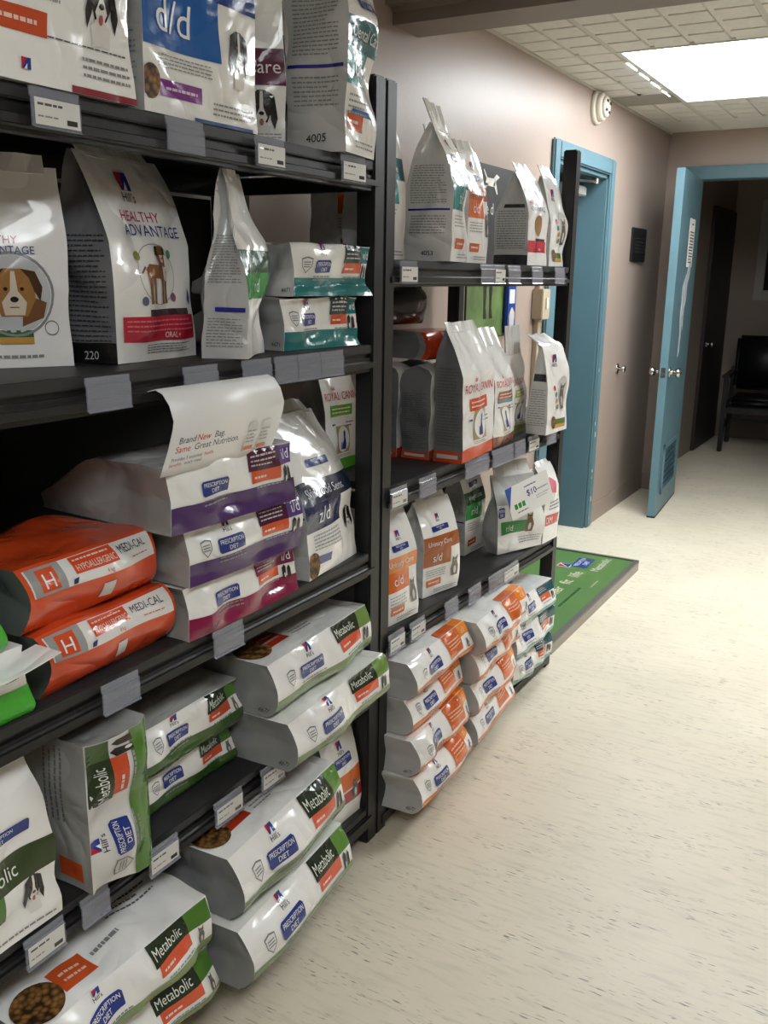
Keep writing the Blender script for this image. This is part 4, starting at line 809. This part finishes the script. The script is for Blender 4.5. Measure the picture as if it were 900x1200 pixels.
b = stand('white cat bag with orange and red base standing behind the jutting bags', g, -1.112, 1.690, z, 89, .148, .10, .275, 131, side='c9c9c6', k=.5, seal=.02)
W, D, H = b.dims; badge(b, 'front', W*.5, H*.62, W*.5, H*.09); emblem(b, 'front', W*.5, H*.72, H*.07); b.put('colour_band', 'front', quad(0, H*.32, W, H*.50), I('d86a28'), 1.2); b.put('red_band', 'front', quad(0, H*.18, W, H*.30), I('b02a2e'), 1.2); cat_pic(b, 'front', W*.78, H*.3, H*.2)
# ================================================================== bags on the far unit
g = 'bags on the far top shelf'; z = S2[0]+e
b = stand('teal banded bag partly hidden by the shelving corner post', g, -1.160, 1.965, z, 92, .165, .085, .33, 141, side='d0d0ce', seal=.02); rx_front(b, 141, DTEAL, TEAL, 'Dental Care', 't/d', pet=None, side_lines=False)
b = stand('orange c/d bag at the back of the far top shelf', g, -1.275, 1.985, z, 90, .15, .08, .27, 142, side='d0d0ce', seal=.02); rx_front(b, 142, 'e0761f', 'e0761f', 'Urinary Care', 'c/d', pet='cat', side_lines=False)
b = stand('tall white t/d bag with teal front panel on the far top shelf', g, -1.075, 2.205, z, 100, .165, .125, .335, 143, side='d6d5d3', k=.55, seal=.065, amp=.005, lean=-.0); rx_front(b, 143, DTEAL, TEAL, 'Dental Care', 't/d', pet=None, code='4053', t0=.38, bh=.15, ph=.17)
b = stand('orange c/d cat bag next to the tall t/d bag', g, -1.118, 2.395, z, 93, .15, .095, .30, 144, side='dbdbd8', k=.6, seal=.03); rx_front(b, 144, 'b5531f', 'd9661f', 'Urinary Care', 'c/d', pet='cat', t0=.40, bh=.13, ph=.16, side_lines=False)
b = stand('plain pale bag top standing behind the orange c/d cat bag', g, -1.255, 2.47, z, 92, .17, .09, .35, 145, front='d6d5d1', side='c9c9c6', k=.6, seal=.03)
b.lines('front', .03, .05, .14, .12, 5, I('9a9a9a'), seed=2)
b = stand('white oral care bag with a red band and black-based grey side', g, -1.098, 2.795, z, 92, .19, .112, .275, 146, side='c9c9c8', k=.55, seal=.04, amp=.0045)
W, D, H = b.dims
emblem(b, 'front', W*.4, H*.80, H*.08); b.text('HEALTHY', 'front', W*.2, H*.66, H*.05, I('b2354a'), 2, maxw=W*.6); b.text('ADVANTAGE', 'front', W*.2, H*.6, H*.05, I('2c3f86'), 2, maxw=W*.7)
b.put('animal_photo', 'front', ell(W*.52, H*.44, .03, .032), I('a07a52'), 1.6); p = b.put('flavour_band', 'front', quad(0, H*.14, W*.95, H*.27), I('c41f3a'), 1.3); b.text('ORAL+', 'front', W*.55, H*.16, H*.03, I('f5e9ea'), 2.4, p); b.put('age_strip', 'front', quad(W*.4, H*.27, W*.9, H*.30), I('3a2730'), 1.6)
b.lines('left', D*.08, H*.17, D*.92, H*.60, 16, I('6f7072'), seed=4, fill=.3); b.put('black_band', 'left', quad(0, 0, D, H*.11), I('161618'), 1.2); b.put('black_mark', 'left', quad(D*.2, H*.62, D*.9, H*.66), I('2a2a2c'), 1.4)
b = stand('white cat bag with an oval cat photo at the end of the far top shelf', g, -1.105, 3.005, z, 92, .158, .09, .285, 147, side='d9d9d6', k=.5, seal=.04)
def cat_bag(b):
    W, D, H = b.dims; emblem(b, 'front', W*.4, H*.78, H*.08); o = b.put('photo_oval', 'front', ell(W*.72, H*.42, W*.2, H*.2), I('c9c7c3'), 1.5); cat_pic(b, 'front', W*.72, H*.40, H*.3, '5e5751')
    for k, c in enumerate(('b8453a', '4d8f86', 'c9963c', '6a8a48')): b.put('round_icon', 'front', ell(W*.3+W*.05*k, H*(.50-.07*k), .009, .009, 14), I(c), 2)
    b.put('flavour_label', 'front', quad(W*.3, H*.09, W*.85, H*.15), I('5b7a35'), 1.5); b.put('flavour_strip', 'front', quad(W*.3, H*.05, W*.85, H*.09), I('c79a4d'), 1.5); b.put('kibble_photo', 'front', ell(W*.32, H*.12, .02, .02), kibm(), 2)
    b.lines('left', D*.1, H*.1, D*.9, H*.5, 16, I('8a8a8a'), seed=3, fill=.3); b.put('black_mark', 'left', quad(D*.1, H*.58, D*.95, H*.66), I('26272a'), 1.4)
cat_bag(b)
g = 'bags on the far second shelf'; z = S2[1]+e
for i, lb in enumerate(('front orange-based bag of a file of three, cat figure on its face', 'middle grey-sided bag of the file of three', 'rearmost grey-sided bag of the file of three')):
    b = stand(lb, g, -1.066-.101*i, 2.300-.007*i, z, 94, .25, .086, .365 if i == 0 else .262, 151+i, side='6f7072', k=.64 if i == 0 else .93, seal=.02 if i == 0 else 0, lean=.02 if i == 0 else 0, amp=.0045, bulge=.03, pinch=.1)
    rc_front(b, 151+i, 'd84a1e', 'd84a1e', t=.52)
b = stand('green-labelled cat bag standing at the near end of the far second shelf', g, -1.305, 1.975, z, 90, .16, .085, .30, 154, side='c9c9c6', seal=.02); rc_front(b, 154, '5fae32', '5fae32', side_band=False, t=.62)
b = stand('brown-based white bag beside the orange-based bags', g, -1.090, 2.572, z, 95, .195, .095, .30, 155, side='b5b5b3', k=.6, seal=.06, amp=.005); rc_front(b, 155, '9a5638', '8a4a2a', lab2='3f8f98', t=.60)
b = stand('yellow-green labelled white bag with a folded top on the far second shelf', g, -1.130, 2.782, z, 94, .185, .065, .27, 156, side='c9c9c6', k=.55, seal=.085, sealc='cfcecb', fold=(.93, 25)); rc_front(b, 156, 'a9a84f', '8f9a3f', t=.60)
b = stand('white cat bag with a bent top leaning at the shelf end by the door', g, -1.040, 2.890, z, 87, .178, .07, .30, 157, side='d9d9d6', k=.5, seal=.05, fold=(.92, -45)); cat_bag(b)
b = lie('grey and orange bag laid across the tops of the standing bags', g, -1.185, 2.325, z+.275, 80, .19, .24, .078, 158, front='d8481e', side='7a7b7c', top='d84a1e', prot=.02, amp=.004)
W, D, T = b.dims; p = b.put('white_label', 'front', quad(W*.35, T*.35, W*.98, T*.97), I('dfdeda'), 1.3); b.lines('front', W*.4, T*.5, W*.9, T*.85, 3, I('66707c'), 2, 3, p); b.put('red_mark', 'front', quad(W*.42, T*.42, W*.52, T*.62), I('d2452a'), 2, p)
b.put('silver_strip', 'left', quad(D*.84, 0, D*.93, T), I('9a9a99'), 1.3); b.put('orange_edge', 'left', quad(D*.93, 0, D, T), I('d8481e'), 1.3)
b = lie('dark grey wrapped package on top of the pile at the far second shelf', g, -1.29, 2.26, z+.368, 84, .22, .2, .11, 159, front='4a4b4c', side='3d3e3f', top='505152', prot=.03, amp=.012)
g = 'bags on the far third shelf'
b = stand('orange urinary care c/d bag next to the corner post on the third shelf', g, -1.112, 1.965, z3(2.0)+e, 84, .150, .10, .30, 161, k=.6, seal=.02, lean=.01); rx_front(b, 161, 'e08a4a', 'd9661f', 'Urinary Care', 'c/d', pet='cat', t0=.30, bh=.13, ph=.17, side_lines=False)
b = stand('brown urinary care s/d cat bag on the far third shelf', g, -1.145, 2.235, z3(2.25)+e, 79, .165, .095, .275, 162, side='d0d0cd', k=.6, seal=.025); rx_front(b, 162, BRN, BRN, 'Urinary Care', 's/d', pet='cat', t0=.32, bh=.15, ph=.17, side_lines=False)
b = stand('brown banded bag standing behind the s/d cat bag', g, -1.30, 2.46, z3(2.4)+e, 84, .16, .08, .31, 163, side='c0c0bd', k=.6, seal=.02); rx_front(b, 163, BRN, BRN, 'Urinary Care', 's/d', pet='cat', side_lines=False)
b = stand('green r/d bag with a silver side on the far third shelf', g, -1.243, 2.725, z3(2.73)+e, 88, .16, .095, .30, 164, side='bfbfbd', k=.55, seal=.02); rx_front(b, 164, '2a5a30', '2f8f44', 'Weight Loss', 'r/d', pet=None, t0=.40, bh=.14, ph=.17)
b = stand('slumped silver bag with a green band behind the coupon card', g, -1.155, 2.800, z3(2.75)+e, 67, .215, .055, .265, 165, side='a9a9a8', k=.55, seal=.04, amp=.010, lean=.03, tilt=0)
W, D, H = b.dims
b.put('grey_panel', 'front', quad(0, H*.62, W, H*.96), I('b9b9b6'), 1.1); c = b.put('colour_band', 'front', quad(W*.08, H*.24, W*.62, H*.40), I('2f8f44'), 1.4); b.text('r/d', 'front', W*.2, H*.27, H*.08, I('e8f5e8'), 3, c); cat_pic(b, 'front', W*.68, H*.36, H*.26, '6b5a3e'); b.lines('front', W*.45, H*.08, W*.95, H*.18, 3, I('9a9a9a'), seed=4); badge(b, 'front', W*.1, H*.52, W*.16, H*.14)
flp = b.put('white_corner', 'front', fan([(W*.2, H*.01), (W*.5, H*.02), (W*.46, H*.18), (W*.3, H*.2)]), I('f3f2ef'), 2); 
b = stand('pale bag with a pink smear and red letters at the end of the third shelf', g, -1.080, 3.032, z3(3.0)+e, 86, .132, .10, .275, 166, side='cfcfcc', k=.7, seal=.015); W, D, H = b.dims
b.put('pink_patch', 'front', fan([(W*.3, H*.66), (W*.75, H*.62), (W*.85, H*.76), (W*.5, H*.84), (W*.25, H*.78)]), I('d4707f'), 1.4); b.lines('front', W*.25, H*.42, W*.85, H*.55, 3, I('66686c'), seed=3); p = b.put('letter_box', 'front', quad(W*.12, H*.22, W*.85, H*.36), I('cf2a33'), 1.4); b.text('DM', 'front', W*.32, H*.245, H*.09, I('f4eceb'), 3, p, 'c', maxw=W*.32)
cc_ = boxes('coupon_card', paper, [(0, .20, -.0008, .0008, 0, .11)]); cc_.matrix_world = Matrix.Translation((-1.105, 2.800, .665)) @ Matrix.Rotation(R(67), 4, 'Z') @ Matrix.Rotation(R(-14), 4, 'Y') @ Matrix.Rotation(R(-10), 4, 'X'); tag(cc_, 'white ten dollar coupon card propped on the slumped green-banded bag', 'card')
fp = flat_print(cc_, axes=((0, -.0009, 0), (1, 0, 0), (0, 0, 1), (0, -1, 0)))
k_ = fp.fmap; fp.fmap = lambda f, t, off: k_(f, t*1.05, off)
fp.put('blue_triangle', 'f', [[(0, .035), (.03, .105), (0, .105)]], I('3a62b0'), .6); fp.text('$10', 'f', .085, .052, .020, I('2b3f8c'), .8); fp.lines('f', .08, .08, .135, .09, 1, I('4a5aa0'), .6, 2); fp.lines('f', .125, .055, .18, .065, 1, I('8a93b8'), .6, 3); fp.lines('f', .12, .03, .18, .045, 2, I('b5b5b5'), .6, 4)
fp.put('green_mark', 'f', np.concatenate([quad(.022+.017*k, .028, .035+.017*k, .045) for k in range(3)]), I('3f9a48'), .6); fp.lines('f', .03, .012, .08, .02, 1, I('55565a'), .6, 5)
g = 'bags stacked on the far bottom shelf'; z = S2[3]+e
CD = dict(band='e07a35', bandh=.33, panel='d2601f', ptxt=None, strip='d2601f', corner='ee8a1f', wide=True, top_art=False)
spec = {'left': [(-.962, 1.930, 0, 95, .37, .100), (-.975, 1.934, .104, 94, .37, .100), (-1.005, 1.948, .207, 93, .36, .098), (-1.0, 1.950, .308, 92, .365, .100)],
        'middle': [(-.985, 2.330, 0, 95, .38, .098), (-.99, 2.332, .101, 94, .375, .097), (-.995, 2.335, .202, 93, .375, .097), (-.975, 2.325, .302, 93, .385, .100)]}
lay = ('bottom', 'second', 'third', 'top')
for col, rows in spec.items():
    for i, (x, y, dz, th, w, T) in enumerate(rows):
        b = lie('%s white and orange c/d bag in the %s stack on the far bottom shelf' % (lay[i], {'left': 'nearer', 'middle': 'middle'}[col]), g, x, y, z+dz, th, w, .44, T, 171+i+(10 if col == 'middle' else 0), side='b5b3b0', prot=.038, z0=-.45, amp=.0055)
        rx_lying(b, 171+i, ctxt='c/d', side_code=(i < 2 and '4671'), badge_h=.030, **CD)
for i, (x, y, dz, th, w) in enumerate([(-1.055, 2.775, 0, 88, .34), (-1.05, 2.775, .104, 88, .345), (-1.06, 2.790, .207, 87, .33)]):
    b = lie('%s white and teal bag in the stack at the end of the far bottom shelf' % lay[i if i < 2 else 3], g, x, y, z+dz, th, w, .40, .101, 191+i, side='bfbebb', prot=.025, z0=-.6, amp=.006)
    rx_lying(b, 191+i, '7fa6a3', .25, '1c5258', None, 'd2613a', '1c5258', None, side_code=False, top_art=False, badge_h=.030)
